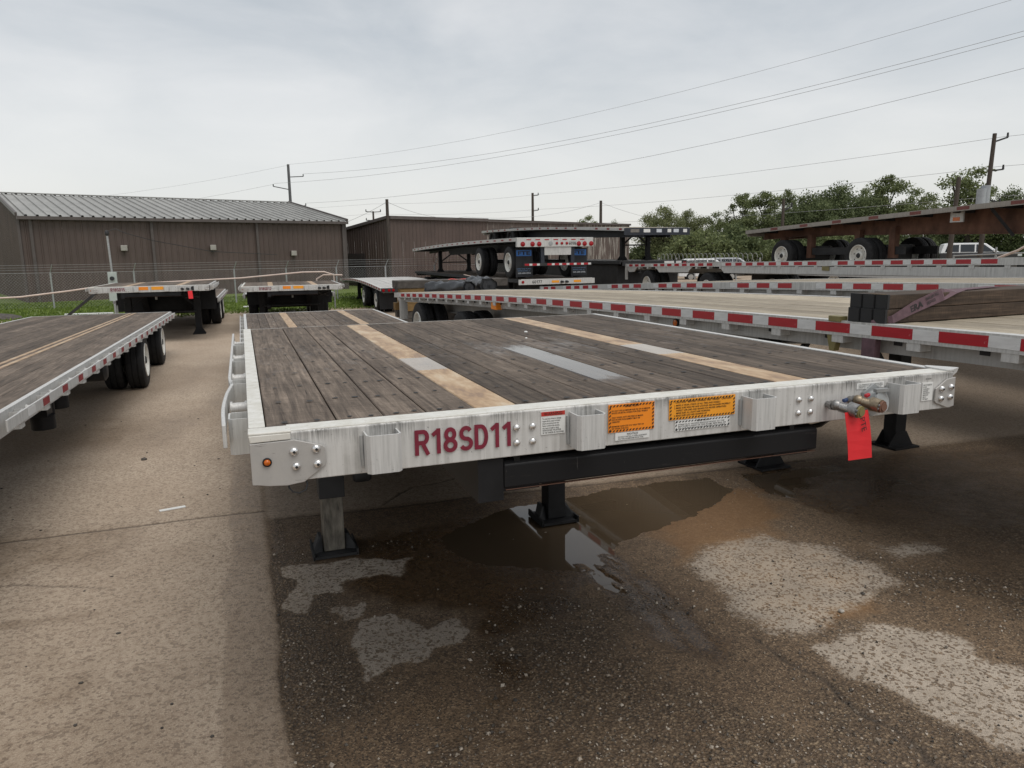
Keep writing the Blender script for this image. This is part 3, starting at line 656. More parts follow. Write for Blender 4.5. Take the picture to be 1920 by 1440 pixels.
def bolt(parent, p, r=.011, axis='Y', sign=-1, socket=False):
    pr = [(0, r), (.35*r, r*.96), (.62*r, r*.78), (.82*r, r*.45), (.88*r, .0001)]
    b_ = MB().lathe([(sign*a, q) for a, q in pr], p, axis, 14); o = b_.obj('bolt', M['bolt'], parent, True, angle=1.2)
    if socket: MB().lathe([(sign*.72*r, .0001), (sign*.95*r, r*.33), (sign*.96*r, .0001)], p, axis, 8).obj('bolt_socket', M['hole'], o)
def pocket_mesh(w_=.12, d_=.04, h_=.115, t=.006, mat='alu_clean'):
    b_ = MB()
    b_.prism([(-w_/2, 0, 0), (-w_/2, -d_+.012, 0), (-w_/2+.010, -d_, 0), (w_/2-.010, -d_, 0), (w_/2, -d_+.012, 0), (w_/2, 0, 0),
              (w_/2-t, 0, 0), (w_/2-t, -d_+.014, 0), (w_/2-.012, -d_+t, 0), (-w_/2+.012, -d_+t, 0), (-w_/2+t, -d_+.014, 0), (-w_/2+t, 0, 0)], (0, 0, h_))
    return b_.mesh('stake_pocket', M[mat], False)

# ------------------------------------------------------------------ generic pieces of a flatbed side
def strip_along(x0, x1, z0, z1, ys_, zf, xf=None): 
    b_ = MB(); b_.sweep([(x0, z0), (x1, z0), (x1, z1), (x0, z1)], [(y, xf(y) if xf else 0, zf(y)) for y in ys_]); return b_
def lin(a, b, n): return [a+(b-a)*i/n for i in range(n+1)]

def flatbed(name, label, group, loc, rz, Ln, zf, boards, n_board, rail='alu', tape=None, tabs=None, web=None, web_mat='chord', axle=(), axle_z=.5,
            legs=(), leg_z=0., tape_piece=True, rim='rim', W=2.59, rot=None, rail_h=.10, seg=16, chord=None, cross=.6, leg_top=None, front=None, mud=False, tape_cols=('red_tape','white_tape')):
    t = thing(name, label, 'trailer', loc, rz, group, rot)
    ysg = lin(0, Ln, seg)
    for s_ in (0, 1):
        x0, x1 = (0, .085) if s_ == 0 else (W-.085, W)
        b_ = MB(); o_ = -1 if s_ == 0 else 1
        # C-shaped side rail: lip, face, foot
        xf0 = x0 if s_ == 0 else x1
        sec = [(xf0, -rail_h), (xf0, .006), (xf0-o_*.085, .006), (xf0-o_*.085, -.03), (xf0-o_*.03, -.03), (xf0-o_*.03, -rail_h)]
        b_.sweep(sec, [(y, 0, zf(y)) for y in ysg]); b_.obj('side_rail', M[rail], t)
        if chord:                                        # set-in lower chord of the rail
            c0, c1, inset = chord
            xi = x0+inset if s_ == 0 else x1-inset
            b_ = MB(); b_.sweep([(xi, c1), (xi, c0), (xi-o_*.05, c0), (xi-o_*.05, c1)], [(y, 0, zf(y)) for y in ysg]); b_.obj('lower_chord', M['chord'], t)
        if tabs:
            st, tw, th = tabs
            tm = shared(('tab', tw, th), lambda: MB().box(0, .11, -tw/2, tw/2, -th, 0).mesh('winch_tab', M['alu_far']))
            y = st*.6
            while y < Ln-.2:
                link('winch_tab', tm, t, (x0+.004 if s_ == 0 else x1-.004, y, zf(y)-rail_h-.001), rot=None if s_ == 0 else (0, 0, PI)); y += st
    if tape:
        st, rl, skip = tape
        tm_r = shared(('tr', rl, tape_cols[0], rail_h), lambda: MB().box(-.0025, 0, 0, rl, -rail_h+.022, -.010).mesh('red_tape', M[tape_cols[0]]))
        tm_w = shared(('tw', st-rl, tape_cols[1], rail_h), lambda: MB().box(-.0025, 0, 0, st-rl-.003, -rail_h+.022, -.010).mesh('white_tape', M[tape_cols[1]]))
        y = .12; k = 0; rb = MB(); wb = MB()
        while y+st < Ln:
            if k % 9 not in skip:
                sl = (zf(y+rl)-zf(y))/rl
                if tape_piece:
                    link('red_tape', tm_r, t, (0, y, zf(y)), rot=(math.atan(sl), 0, 0)); link('white_tape', tm_w, t, (0, y+rl+.002, zf(y+rl)), rot=(math.atan(sl), 0, 0))
                else:
                    for bb, a_, e_ in ((rb, y, y+rl), (wb, y+rl+.004, y+st)): bb.sweep([(-.0025, -rail_h+.022), (0, -rail_h+.022), (0, -.012), (-.0025, -.012)], [(a_, 0, zf(a_)), (e_, 0, zf(e_))])
            y += st; k += 1
        if not tape_piece:
            tag(rb.obj('red_tape', M[tape_cols[0]], t), kind='stuff'); tag(wb.obj('white_tape', M[tape_cols[1]], t), kind='stuff')
    xs_ = lin(.088, W-.088, n_board)
    plank_set(t, [(xs_[i], xs_[i+1], None) for i in range(n_board)], .05, Ln-.05, zf, boards, seg, gap=.014, uneven=.003)
    MB().box(.086, W-.086, 0, .05, -.16, .004).obj('front_rail', M[rail if not front else front], t).location.z = zf(0)
    MB().box(.086, W-.086, Ln-.05, Ln, -.2, .004).obj('rear_rail', M[rail], t).location.z = zf(Ln)
    if web:
        for xb in (.78, W-.78):
            b_ = MB()
            pth = [(y, zf(y)-.05, zf(y)-web(y)) for y in ysg]
            vs = []; n = len(pth)
            for y, za, zb_ in pth: vs += [(xb-.012, y, za), (xb+.012, y, za), (xb+.012, y, zb_), (xb-.012, y, zb_)]
            fs = [(4*i+k, 4*i+(k+1) % 4, 4*i+4+(k+1) % 4, 4*i+4+k) for i in range(n-1) for k in range(4)] + [(3,2,1,0), tuple(4*(n-1)+k for k in range(4))]
            b_.add(vs, fs)
            vs = []
            for y, za, zb_ in pth: vs += [(xb-.07, y, zb_), (xb+.07, y, zb_), (xb+.07, y, zb_-.016), (xb-.07, y, zb_-.016)]
            b_.add(vs, fs); b_.obj('main_beam', M[web_mat], t)
    cmesh = shared(('cm', W), lambda: MB().box(.09, W-.09, -.03, .03, -.14, -.04).mesh('crossmember', M['steel_dark']))
    y = cross
    while cross and y < Ln-.2: link('crossmember', cmesh, t, (0, y, zf(y))); y += cross
    for ya in axle: wheels(t, .03, ya, .5 if axle_z == .41 else axle_z, W, rim, .82 if axle_z == .41 else 1.)
    for lx, ly in legs: leg(t, lx, ly, (leg_top or zf(ly))-.12, leg_z, .15, .34)
    if len(legs) == 2:
        (ax, ay), (bx, by) = legs; zt = zf(ay)-.2; zl = leg_z+.55
        MB().obox((ax, ay, zl), (bx, by, zl), .05, .05).obj('cross_brace', M['steel_dark'], t)
        for x_, d_ in ((ax, 1), (bx, -1)): MB().obox((x_, ay, zl), (x_+d_*.55, ay, zt), .05, .05).obj('diagonal_brace', M['steel_dark'], t)
    return t

# ------------------------------------------------------------------ step-deck trailer (the main one and its look-alikes)
def side_fittings(t, x, s_, y0, y1, zf, tape=True, pocket_step=.69, first=.39, bent=False, mat='alu', h=.115):
    """rub rail, stake pockets and pipe spools along one side; s_ = -1 left, +1 right"""
    pm = shared(('sp', mat, h), lambda: pocket_mesh(.11, .058, h, .006, mat))
    sm_ = shared('spool', lambda: MB().lathe([(0,.026),(.008,.026),(.008,.021),(.050,.021),(.050,.026),(.058,.026)], n=12).mesh('pipe_spool', M['alu_clean'], True))
    y = y0+first
    while y < y1-.1:
        link('stake_pocket', pm, t, (x, y, zf(y)-h-.022), rot=(0, 0, -PI/2 if s_ < 0 else PI/2))
        ym = y+pocket_step/2
        if ym < y1-.1: link('pipe_spool', sm_, t, (x if s_ > 0 else x-.058, ym, zf(ym)-.065))
        y += pocket_step
    ysg = lin(y0+(.26 if bent else .03), y1-.02, 30)
    def xf(y): return (.012*math.exp(-((y-y0-1.02)/.10)**2) - .012*math.exp(-((y-y0-.55)/.30)**2)) if bent else 0
    b_ = MB(); xo = x+s_*.058; sec = [(xo, -.095), (xo+s_*.012, -.095), (xo+s_*.012, -.022), (xo, -.022)]
    b_.sweep(sec, [(y, xf(y), zf(y)) for y in ysg]); rr = b_.obj('rub_rail', M['alu_clean'], t, bevel=.003)
    if tape:
        xt = xo+s_*.0125; y = y0+.25; k = 0
        while y+.5 < y1:
            for mk, a_, e_ in (('red_faded', y+.02, y+.20), ('white_tape', y+.2+.04, y+.42)):
                if random.random() < (.9 if mk == 'red_faded' else .55):
                    MB().prism([(xt, a_, zf(a_)-.085), (xt, e_, zf(e_)-.085), (xt, e_, zf(e_)-.032), (xt, a_, zf(a_)-.032)], (s_*.002, 0, 0)).obj('red_tape' if mk == 'red_faded' else 'white_tape', M[mk], t)
            y += .62
    return rr

EDG = [.045,.245,.385,.515,.67,.81,.955,1.10,1.245,1.39,1.535,1.68,1.82,1.97,2.12,2.27,2.418,2.565]
def deck_edges(strips=(4, 12)): return [(EDG[i], EDG[i+1], 'strip' if i in strips else None) for i in range(len(EDG)-1)]
W = 2.61
def front_decals(t, number, detail, z):
    """everything fixed to the face of the front rail (plane y=0, facing -y)"""
    u, v = (1,0,0), (0,0,1)
    glyphs('number_lettering', number, M['number'], t, (.452, -.0045, z-.107), u, v, .077, .302)
    def sticker(x0, x1, za, zb, mk, nm='warning_sticker'):
        return MB().box(x0, x1, -.0035, -.0005, z+zb, z+za).obj(nm, M[mk], t)
    def stripes(o, x0, x1, za, zb, wd=.006, st=.012):
        b_ = MB(); y = -.0045
        k = x0
        while k < x1-st*.6:
            for zt in (za-wd, zb): b_.add([(k, y, z+zt), (k+st*.5, y, z+zt), (k+st*.9, y, z+zt+wd), (k+st*.4, y, z+zt+wd)], [(0,1,2,3)])
            k += st
        k = zb
        while k < za-st*.6:
            for xt in (x0, x1-wd): b_.add([(xt, y, z+k), (xt+wd, y, z+k+st*.4), (xt+wd, y, z+k+st*.9), (xt, y, z+k+st*.5)], [(0,1,2,3)])
            k += st
        b_.obj('border_stripes', M['ink'], o)
    if detail:
        s1 = sticker(.853, .934, -.010, -.083, 'paper')
        MB().box(.8535, .9335, -.0045, -.0036, z-.024, z-.0105).obj('red_heading', M['red_head'], s1)
        text('lettering', 'WARNING', M['ink'], s1, (.862, -.0048, z-.0225), u, v, .010, .062, .01)
        text('lettering', 'To avoid loss of load or damage\ninspect all the cargo tie downs\nbefore and during every trip.\nFailure to follow this warning\nmay result in death or injury.\nNEVER EXCEED THE RATING\nOF THE TRAILER OR TIE DOWNS', M['ink'], s1, (.857, -.0042, z-.080), u, v, .050, .072, .01)
        s2 = sticker(1.087, 1.255, -.008, -.100, 'orange'); stripes(s2, 1.089, 1.253, -.010, -.098)
        text('lettering', 'CAUTION', M['ink'], s2, (1.145, -.0045, z-.019), u, v, .009, .05, .02)
        text('lettering', 'DO NOT USE ALUMINUM HUB OIL OR ALUMINUM\nBUDDS OR METAL WHEELS FOR STEEL WHEELS\n\nONLY WHEEL NUTS SPECIFIED BY MAKER\nFOR PROPER ENGAGEMENT MUST BE\nOBSERVED\n\nMINIMUM CHAIN SIZE 5/16" HIGH TEST OR\n3/8" GRADE 70 BLOCK', M['ink'], s2, (1.098, -.0045, z-.090), u, v, .064, .14, .012)
        s3 = sticker(1.112, 1.238, -.103, -.128, 'paper')
        text('lettering', 'NOTICE', M['ink'], s3, (1.155, -.0045, z-.1115), u, v, .006, .04, .01)
        text('lettering', 'DO NOT INSTALL A STEEL BULKHEAD\nON THIS ALUMINUM FRONT RAIL', M['ink'], s3, (1.122, -.0045, z-.1255), u, v, .011, .106, .008)
        s4 = sticker(1.312, 1.572, -.010, -.079, 'yellow'); stripes(s4, 1.314, 1.570, -.012, -.077)
        text('lettering', 'CAUTION   BEFORE TOWING THIS TRAILER   CAUTION', M['ink'], s4, (1.335, -.0045, z-.023), u, v, .007, .22, .012)
        text('lettering', '1. MAKE A VISUAL CHECK OF ALL TIRES AND WHEELS\n2. MAKE SURE KING PIN AND COUPLER ARE ENGAGED PROPERLY\n    INSPECT AIR LINES AND BRAKES FOR PROPER OPERATION\n    MAKE SURE ALL LIGHTS ARE WORKING\n3. MAKE SURE LEGS ARE CRANKED UP', M['ink'], s4, (1.33, -.0045, z-.068), u, v, .041, .222, .012)
        s5 = sticker(1.335, 1.552, -.082, -.118, 'paper'); stripes(s5, 1.337, 1.550, -.084, -.116, .005)
        text('lettering', 'CAUTION', M['ink'], s5, (1.42, -.0045, z-.0905), u, v, .006, .048, .015)
        text('lettering', 'STRAP FLAT HOOKS SHOULD HOOK TO THE\nBOTTOM FLANGE OF THE ALUM. SIDE RAIL OR\nTO THE BINDER HOOKS WELDED TO C RAILS', M['ink'], s5, (1.347, -.0045, z-.112), u, v, .018, .19, .01)
        s6 = sticker(2.105, 2.235, -.013, -.034, 'paper')
        text('lettering', 'WILL TRAILER BE USED EXCEEDING MAX\nALLOWABLE? CONTRACTS STATE RULES\nWEIGHT OF THE ASSEMBLY: 10 000 LBS', M['ink'], s6, (2.112, -.0045, z-.031), u, v, .015, .115, .01)
        s7 = sticker(2.428, 2.482, -.034, -.104, 'paper')
        text('lettering', 'MFD. BY TRAILERS INC\n04 / 2018\nGVWR 65000 LB\nGAWR 20000\nTIRES 255/70R22.5\nRIMS 22.5x8.25\nVIN 1XX\nTYPE TRAILER', M['ink'], s7, (2.432, -.0045, z-.100), u, v, .060, .044, .008)
        text('lettering', '90-60001', M['ink'], s7, (2.44, -.0045, z-.022), u, v, .006, .03, .01)
    else:
        for x0, x1, mk in ((1.05, 1.25, 'orange'), (1.32, 1.58, 'yellow')): sticker(x0, x1, -.015, -.09, mk)

def gladhand(t, x_, z_, seal, cap):
    x = z = 0.
    root = MB().cyl((x, -.002, z), (x, -.05, z), .017, 12).cyl((x, -.03, z), (x, -.045, z), .026, 6).obj('gladhand', M['cast'], t, True)
    b_ = MB(); b_.cyl((x+.002, -.045, z+.002), (x+.048, -.115, z-.012), .021, 14, .026); b_.ball((x+.005, -.055, z+.004), .027, 8)
    b_.cyl((x+.050, -.098, z-.010), (x+.062, -.145, z-.016), .036, 18, .034)
    b_.obox((x+.012, -.065, z-.016), (x+.060, -.11, z-.030), .028, .018)
    b_.obj('gladhand_body', M['cast'] if seal == 'olive' else M['brass'], root, True)
    MB().cyl((x+.064, -.146, z-.017), (x+.067, -.156, z-.018), .030, 18).cyl((x+.067, -.158, z-.018), (x+.0675, -.162, z-.018), .020, 14).obj('rubber_seal', M[seal], root, True)
    MB().cyl((x+.045, -.128, z-.004), (x+.047, -.150, z-.030), .015, 12).cyl((x+.043, -.150, z-.010), (x+.045, -.158, z-.012), .010, 12).obj('gladhand_boss', M['cast'], root, True)
    b_ = MB(); b_.prism([(x+.024, -.07, z+.022), (x+.046, -.078, z+.030), (x+.043, -.094, z+.028), (x+.026, -.088, z+.018)], (0, 0, .014))
    b_.obj('colour_cap', M[cap], root, bevel=.003)
    root.location = (x_, 0, z_); root.scale = (.72, .72, .72)

def stepdeck(name, label, loc, rz, number, detail, L1=3.15, L2=13.7, z1=D, z2=.89, group=None, yl=2.92, axles=(9.7, 12.6), z2f=None, wr=.83, strips=(4, 12)):
    t = thing(name, label, 'trailer', loc, rz, group)
    zf1 = lambda y: z1
    z2f = z2f or (lambda y: z2)
    fr = MB()                              # C-channel front rail
    fr.prism([(.0, 0, z1-.143), (.0, 0, z1-.004), (.0, .004, z1), (.0, .085, z1), (.0, .085, z1-.008), (.0, .010, z1-.010), (.0, .010, z1-.132), (.0, .06, z1-.132), (.0, .06, z1-.143)], (2.587, 0, 0))
    fr.obj('front_rail', M['alu_front' if detail else 'alu'], t, bevel=.003)
    MB().box(.10, 2.587, .0045, .0848, z1-.002, z1+.0015).obj('rail_top', M['alu_top'], t)
    for x in (.353, .998, 1.648, 2.300):
        link('stake_pocket', shared('fp', lambda: pocket_mesh(.098, .072, .110, .005, mat='alu_clean')), t, (x, -.001, z1-.128))
        if detail:
            w_ = MB(); w_.tube([(x-.053, -.003, z1-.03), (x-.054, -.004, z1-.07), (x-.052, -.003, z1-.12)], .006, 6); w_.obj('weld_bead', M['galv'], t, True)
    # corner pieces
    cp = MB(); cp.prism([(-.004, -.006, z1-.002), (-.004, .06, z1-.002), (.108, .06, z1-.002), (.108, -.010, z1-.002)], (0, 0, .0065)); cp.prism([(.0, -.010, z1-.022), (.106, -.010, z1-.020), (.106, -.010, z1-.002), (-.004, -.010, z1-.002)], (0, .004, 0))
    cp.obj('corner_cap', M['alu_top'], t, bevel=.002)
    pl = MB(); pl.prism([(-.002, -.004, z1-.024), (.115, -.004, z1-.022), (.190, -.004, z1-.045), (.196, -.004, z1-.052), (.198, -.004, z1-.095), (.194, -.004, z1-.105), (.135, -.004, z1-.146), (.09, -.004, z1-.151), (.04, -.004, z1-.147), (.02, -.004, z1-.143), (-.002, -.004, z1-.140)], (0, -.006, 0))
    plo = pl.obj('corner_plate', M['alu_plate'], t, bevel=.002)
    for dx, dz in ((.112, .055), (.172, .053), (.116, .098), (.174, .097)): bolt(plo, (dx, -.010, z1-dz), .0125, 'Y', -1, detail)
    lamp = MB().lathe([(0, .0125), (-.006, .0125), (-.007, .010), (-.0045, .0095), (-.0045, .0001)], (.040, -.010, z1-.078), 'Y', 16).obj('marker_lamp', M['steel_black'], plo, True)
    MB().lathe([(-.004, .0095), (-.009, .0075), (-.0115, .004), (-.012, .0001)], (.040, -.010, z1-.078), 'Y', 14).obj('lamp_lens', M['amber'], lamp, True)
    pr = MB(); pr.prism([(2.492, -.003, z1-.060), (2.546, -.003, z1-.026), (2.590, -.003, z1-.020), (2.592, -.003, z1-.135), (2.560, -.003, z1-.140), (2.498, -.003, z1-.117), (2.490, -.003, z1-.108)], (0, -.007, 0))
    pro = pr.obj('corner_plate', M['alu_plate'], t, bevel=.002)
    for dx, dz in ((2.520, .062), (2.568, .058), (2.519, .100), (2.566, .097)): bolt(pro, (dx, -.010, z1-dz), .0125, 'Y', -1, detail)
    ear = MB(); ear.prism([(2.560, .004, z1+.0015), (2.588, .002, z1+.0015), (2.668, .045, z1-.001), (2.588, .13, z1+.0015), (2.560, .10, z1+.0015)], (0, 0, .006)); ear.prism([(2.589, .002, z1-.016), (2.650, .036, z1-.012), (2.668, .045, z1-.001), (2.589, .002, z1-.001)], (0, .004, 0))
    ear.obj('corner_cap', M['alu_clean'], t)
    for x0 in (.772, 1.845):
        for i in (0, 1):
            for j in (0, 1): bolt(t, (x0+.053*i, -.001, z1-.052-.048*j), .0115)
    front_decals(t, number, detail, z1)
    if detail:
        gladhand(t, 1.975, z1-.078, 'olive', 'blue_pl'); gladhand(t, 2.075, z1-.068, 'rust', 'red_tape')
        hx = [(2.178+.055*math.cos(PI/3*k+PI/6)*1.0, -.002, z1-.078+.062*math.sin(PI/3*k+PI/6)) for k in range(6)]
        cn = MB().prism(hx, (0, -.012, 0)); cn.cyl((2.178, -.012, z1-.078), (2.178, -.045, z1-.078), .037, 18); co = cn.obj('light_socket', M['galv'], t, True)
        MB().cyl((2.180, -.045, z1-.076), (2.182, -.053, z1-.074), .040, 18).obox((2.15, -.045, z1-.035), (2.21, -.045, z1-.035), .016, .012).obj('socket_cover', M['galv'], co, True)
        wl = MB().tube([(.092, .0, z1-.145), (.093, -.002, z1-.160), (.102, -.004, z1-.172), (.120, -.006, z1-.177), (.138, -.004, z1-.170), (.143, .0, z1-.156), (.140, .006, z1-.140)], .0026, 6); wl.obj('lamp_wire', M['cable'], t, True)
    else:
        for x, z in ((1.98, .08), (2.10, .08)): MB().cyl((x, 0, z1-z), (x+.03, -.10, z1-z-.01), .03, 10).obj('gladhand', M['steel_dark'], t, True)
        MB().lathe([(0, .05), (-.03, .05), (-.03, .03), (-.015, .028), (-.015, .0001)], (2.23, 0, z1-.075), 'Y', 14).obj('light_socket', M['steel_dark'], t, True)
    # side rails, upper deck
    for s_ in (0, 1):
        x0, x1 = (-.002, .043) if s_ == 0 else (2.567, 2.604)
        b_ = MB(); b_.box(x0, x1, .0865, L1, z1-.008, z1+.002); xo = x0 if s_ == 0 else x1-.008
        b_.box(xo, xo+.008, .0865, L1, z1-.143, z1-.0085); b_.obj('side_rail', M['alu_clean' if s_ else 'alu_top'], t, bevel=.002)
    side_fittings(t, -.003, -1, 0, L1, zf1, tape=False, bent=detail, mat='alu')
    side_fittings(t, 2.605, 1, .12, L1, zf1, tape=False, mat='alu')
    MB().box(.045, 2.565, L1-.024, L1, z1-.14, z1-.0005).obj('rear_rail', M['alu_dull'], t)
    plank_set(t, deck_edges(strips), .088, L1-.026, zf1, 'plank')
    # lower deck
    y2 = L1+.02
    for s_ in (0, 1):
        x0, x1 = (-.002, .043) if s_ == 0 else (2.567, 2.604)
        b_ = MB(); xo = x0 if s_ == 0 else x1-.008
        b_.sweep([(x0, -.008), (x1, -.008), (x1, .002), (x0, .002)], [(y, 0, z2f(y)) for y in (y2, L2)])
        b_.sweep([(xo, -.15), (xo+.008, -.15), (xo+.008, -.0085), (xo, -.0085)], [(y, 0, z2f(y)) for y in (y2, L2)]); b_.obj('side_rail', M['alu_clean'], t)
        side_fittings(t, -.003 if s_ == 0 else 2.605, -1 if s_ == 0 else 1, y2, L2, z2f, tape=True, mat='alu')
    plank_set(t, deck_edges(strips), y2+.01, L2-.05, z2f, 'plank')
    MB().box(.05, 2.56, L1+.002, L1+.018, .58, z1-.145).obj('step_wall', M['steel_black'], t)
    MB().box(.045, 2.565, L2-.05, L2, z2f(L2)-.17, z2f(L2)+.002).obj('rear_rail', M['alu'], t)
    # frame: main beams with the goose-neck step
    for xb in (.78, 1.84):
        b_ = MB(); pth = [(.02, z1-.145, z1-.245), (.5, z1-.145, z1-.26), (L1-.5, z1-.145, z1-.36), (L1-.15, z1-.10, z2-.36), (L1+.5, z2-.05, z2-.38), (L2-3, z2f(L2-3)-.05, z2-.33), (L2-.1, z2f(L2)-.05, z2f(L2)-.24)]
        for wd, fl in ((.010, False), (.075, True)):
            vs = []
            for y, za, zb_ in pth:
                if fl: za, zb_ = zb_+.001, zb_-.014
                vs += [(xb-wd, y, za), (xb+wd, y, za), (xb+wd, y, zb_), (xb-wd, y, zb_)]
            n = len(pth); b_.add(vs, [(4*i+k, 4*i+(k+1)%4, 4*i+4+(k+1)%4, 4*i+4+k) for i in range(n-1) for k in range(4)]+[(3,2,1,0), tuple(4*(n-1)+k for k in range(4))])
        b_.obj('main_beam', M['steel_black'], t)
    bb = MB(); bb.prism([(.735, .028, z1-.160), (.735, .012, z1-.172), (.735, .012, z1-.245), (.735, .030, z1-.252), (.735, .09, z1-.252), (.735, .09, z1-.160)], (1.215, 0, 0)); MB().box(.74, 1.945, .013, .0285, z1-.2535, z1-.2525).obj('rust_edge', M['rust'], t)
    bb.obj('front_crossbeam', M['steel_worn'], t, bevel=.004)
    MB().box(.650, .733, .016, .55, z1-.285, z1-.150).obj('coupler_side', M['steel_black'], t)
    MB().box(.80, 1.82, .15, 1.1, z1-.262, z1-.250).obj('coupler_plate', M['steel_dark'], t)
    MB().cyl((1.31, .8, z1-.262), (1.31, .8, z1-.36), .026, 12).obj('king_pin', M['galv'], t, True)
    cmesh = shared('cmm', lambda: MB().box(.05, 2.56, -.025, .025, -.13, -.045).mesh('crossmember', M['steel_dark']))
    y = .35
    while y < L1-.1: link('crossmember', cmesh, t, (0, y, z1)); y += .31
    y = y2+.3
    while y < L2-.1: link('crossmember', cmesh, t, (0, y, z2f(y))); y += .31
    # landing gear
    for i, x in enumerate((.48, 2.14)):
        if detail: leg(t, x, yl, z1-.14, 0., .158, .29, 'steel_dark' if i == 0 else 'steel_black', sleeve=.40 if i == 0 else .62, shaft='galv_dirty' if i == 0 else 'steel_black', openfoot=True)
        else: leg(t, x, yl, z1-.14, 0., .16, .32)
    MB().cyl((.5, yl-.14, .615), (2.12, yl-.14, .615), .026, 8).obj('cross_shaft', M['steel_dark'], t, True)
    gb = MB().lathe([(0,.06),(.015,.07),(.10,.07),(.115,.055)], (.62, yl-.15, .585), 'X', 18); gb.box(.64, .72, yl-.12, yl, .54, .64); gb.obj('gear_box', M['steel_dark'], t, True)
    MB().box(.45, 2.17, yl-.05, yl+.05, z1-.30, z1-.20).obj('leg_crossbeam', M['steel_black'], t)
    for x_, d_ in ((.48, 1), (2.14, -1)): MB().obox((x_, yl, .72), (x_+d_*.40, yl, z1-.3), .05, .05).obj('diagonal_brace', M['steel_black'], t)
    MB().lathe([(0,.055),(.02,.062),(.13,.062),(.15,.05)], (1.0, 1.9, z1-.225), 'X', 16).obj('air_tank', M['steel_dark'], t, True)
    if detail:
        for k, (xa, xb) in enumerate(((1.98, 1.5), (2.08, 1.75))):
            MB().tube([(xa, .02, z1-.10), (xa-.02, .12, z1-.19), (xa-.10, .35, z1-.26-.02*k), (xb, .9, z1-.20), (xb-.1, 1.8, z1-.24)], .010, 6).obj('air_hose', M['cable'], t, True)
    for a_, b__ in (((1.95, .35, z1-.20), (2.28, .9, z1-.34)), ((2.28, .35, z1-.20), (1.98, .9, z1-.34))): MB().obox(a_, b__, .03, .03).obj('underbody_brace', M['steel_black'], t)
    for ya in axles: wheels(t, .04, ya, .5, 2.61, 'rim', wr)
    return t
M['galv_dirty'] = plain('greased_galvanised_leg', (.165, .150, .125), .5, .3, .6, 9, .4, .1, (3, 3, .8))

MAIN = stepdeck('stepdeck_trailer', 'nearest step deck trailer numbered R18SD11 with orange caution stickers on its white front rail', (0,0,0), 0, 'R18SD11', True)
# wetness of the upper deck boards (rain film), as a vertex attribute on finely cut tops
for o in [c for c in MAIN.children if c.name.startswith(('plank', 'steel_strip'))]:
    me = o.data; bm = bmesh.new(); bm.from_mesh(me)
    long_e = [e for e in bm.edges if abs(e.verts[0].co.y-e.verts[1].co.y) > 1 and max(e.verts[0].co.z, e.verts[1].co.z) > .8]
    ymin = min(v_.co.y for v_ in bm.verts); cuts = 60
    bmesh.ops.subdivide_edges(bm, edges=long_e, cuts=cuts, use_grid_fill=True); bm.to_mesh(me); bm.free()
    n = len(me.vertices); co = np.zeros(n*3); me.vertices.foreach_get('co', co); co = co.reshape(-1, 3); x, y = co[:,0], co[:,1]
    up = (y < 3.2)
    if o.name.startswith('steel'): wv = np.where(up, sm(.86, .98, y)*(1-sm(1.26, 1.34, y)), .2)
    else:
        cxm = x.mean(); wv = np.zeros(n)
        if 1.25 < cxm < 1.45: wv = .86*sm(.1, .55, y)*(1-sm(1.25, 2.0, y))
        elif 1.1 < cxm < 1.7: wv = .52*np.exp(-((y-1.45)/.6)**2)
        else: wv = .30*np.exp(-((y-1.6)/1.2)**2)
        wv = np.where(up, wv, .30)
    at = me.attributes.new('wet', 'FLOAT', 'POINT'); at.data.foreach_set('value', wv.astype(np.float32))
# countersunk screws in the boards
nb = MB()
for yr in [.112+.31*k for k in range(10)]+[3.07]:
    for i in range(len(EDG)-1):
        if i in (4, 12): continue
        wd = EDG[i+1]-EDG[i]
        for q in (.28, .72):
            if i == 8 and .3 < yr < 1.5: continue
            x = EDG[i]+wd*q+random.uniform(-.006, .006); y = yr+random.uniform(-.012, .012); r = random.uniform(.006, .0105)
            nb.add([(x+r*1.25*math.cos(2*PI*k/7), y+r*math.sin(2*PI*k/7), D+.0036) for k in range(7)], [tuple(range(7))])
tag(nb.obj('deck_screws', M['hole'], MAIN), kind='stuff')
# red tag hanging from the gladhands
rt = MB(); z0 = D-.155
for k in range(6):
    t0 = k/5; rt.v += [(1.976+.030*t0, -.085-.004*math.sin(t0*3), D-.094-.178*t0), (2.083+.040*t0, -.080-.006*math.sin(t0*3+.5), D-.093-.182*t0)]
rt.f = [(2*k, 2*k+1, 2*k+3, 2*k+2) for k in range(5)]
ro = rt.obj('red_tag', M['red_tag'], None); so_ = ro.modifiers.new('t', 'SOLIDIFY'); so_.thickness = .0012
tag(ro, 'red paper tag marked PTE hanging from the air couplings of the nearest trailer', 'tag')
text('handwriting', 'PTE', M['ink'], ro, (2.040, -.0915, D-.120), (.28, 0, -.96), (.96, .0, .28), .022, .052)

# ------------------------------------------------------------------ the look-alike step decks
def z_left(y): return 1.08-.0165*(y-3.3)
stepdeck('stepdeck_trailer', 'step deck trailer at the left edge with white wheels and one rusty deck strip', (-4.06, .0, 0), 0, 'R18SD14', False, L1=3.02, L2=15.35, z1=1.55, z2=.95, z2f=z_left, yl=2.0, axles=(10.8, 13.5), wr=.865, strips=(), group='parked step deck trailers')
stepdeck('stepdeck_trailer', 'step deck trailer numbered R18SD15 in front of the grey meter box', (-3.33, 17.4, 0), -.02, 'R18SD15', False, L1=3.2, L2=9.2, z1=1.37, z2=.90, yl=2.05, axles=(5.2, 7.2), group='parked step deck trailers')
stepdeck('stepdeck_trailer', 'step deck trailer numbered R18SD12 facing the camera behind the nearest trailer', (-.02, 18.6, 0), -.03, 'R18SD12', False, L1=3.2, L2=9.2, z1=1.255, z2=.90, yl=2.1, axles=(5.2, 7.2), group='parked step deck trailers')
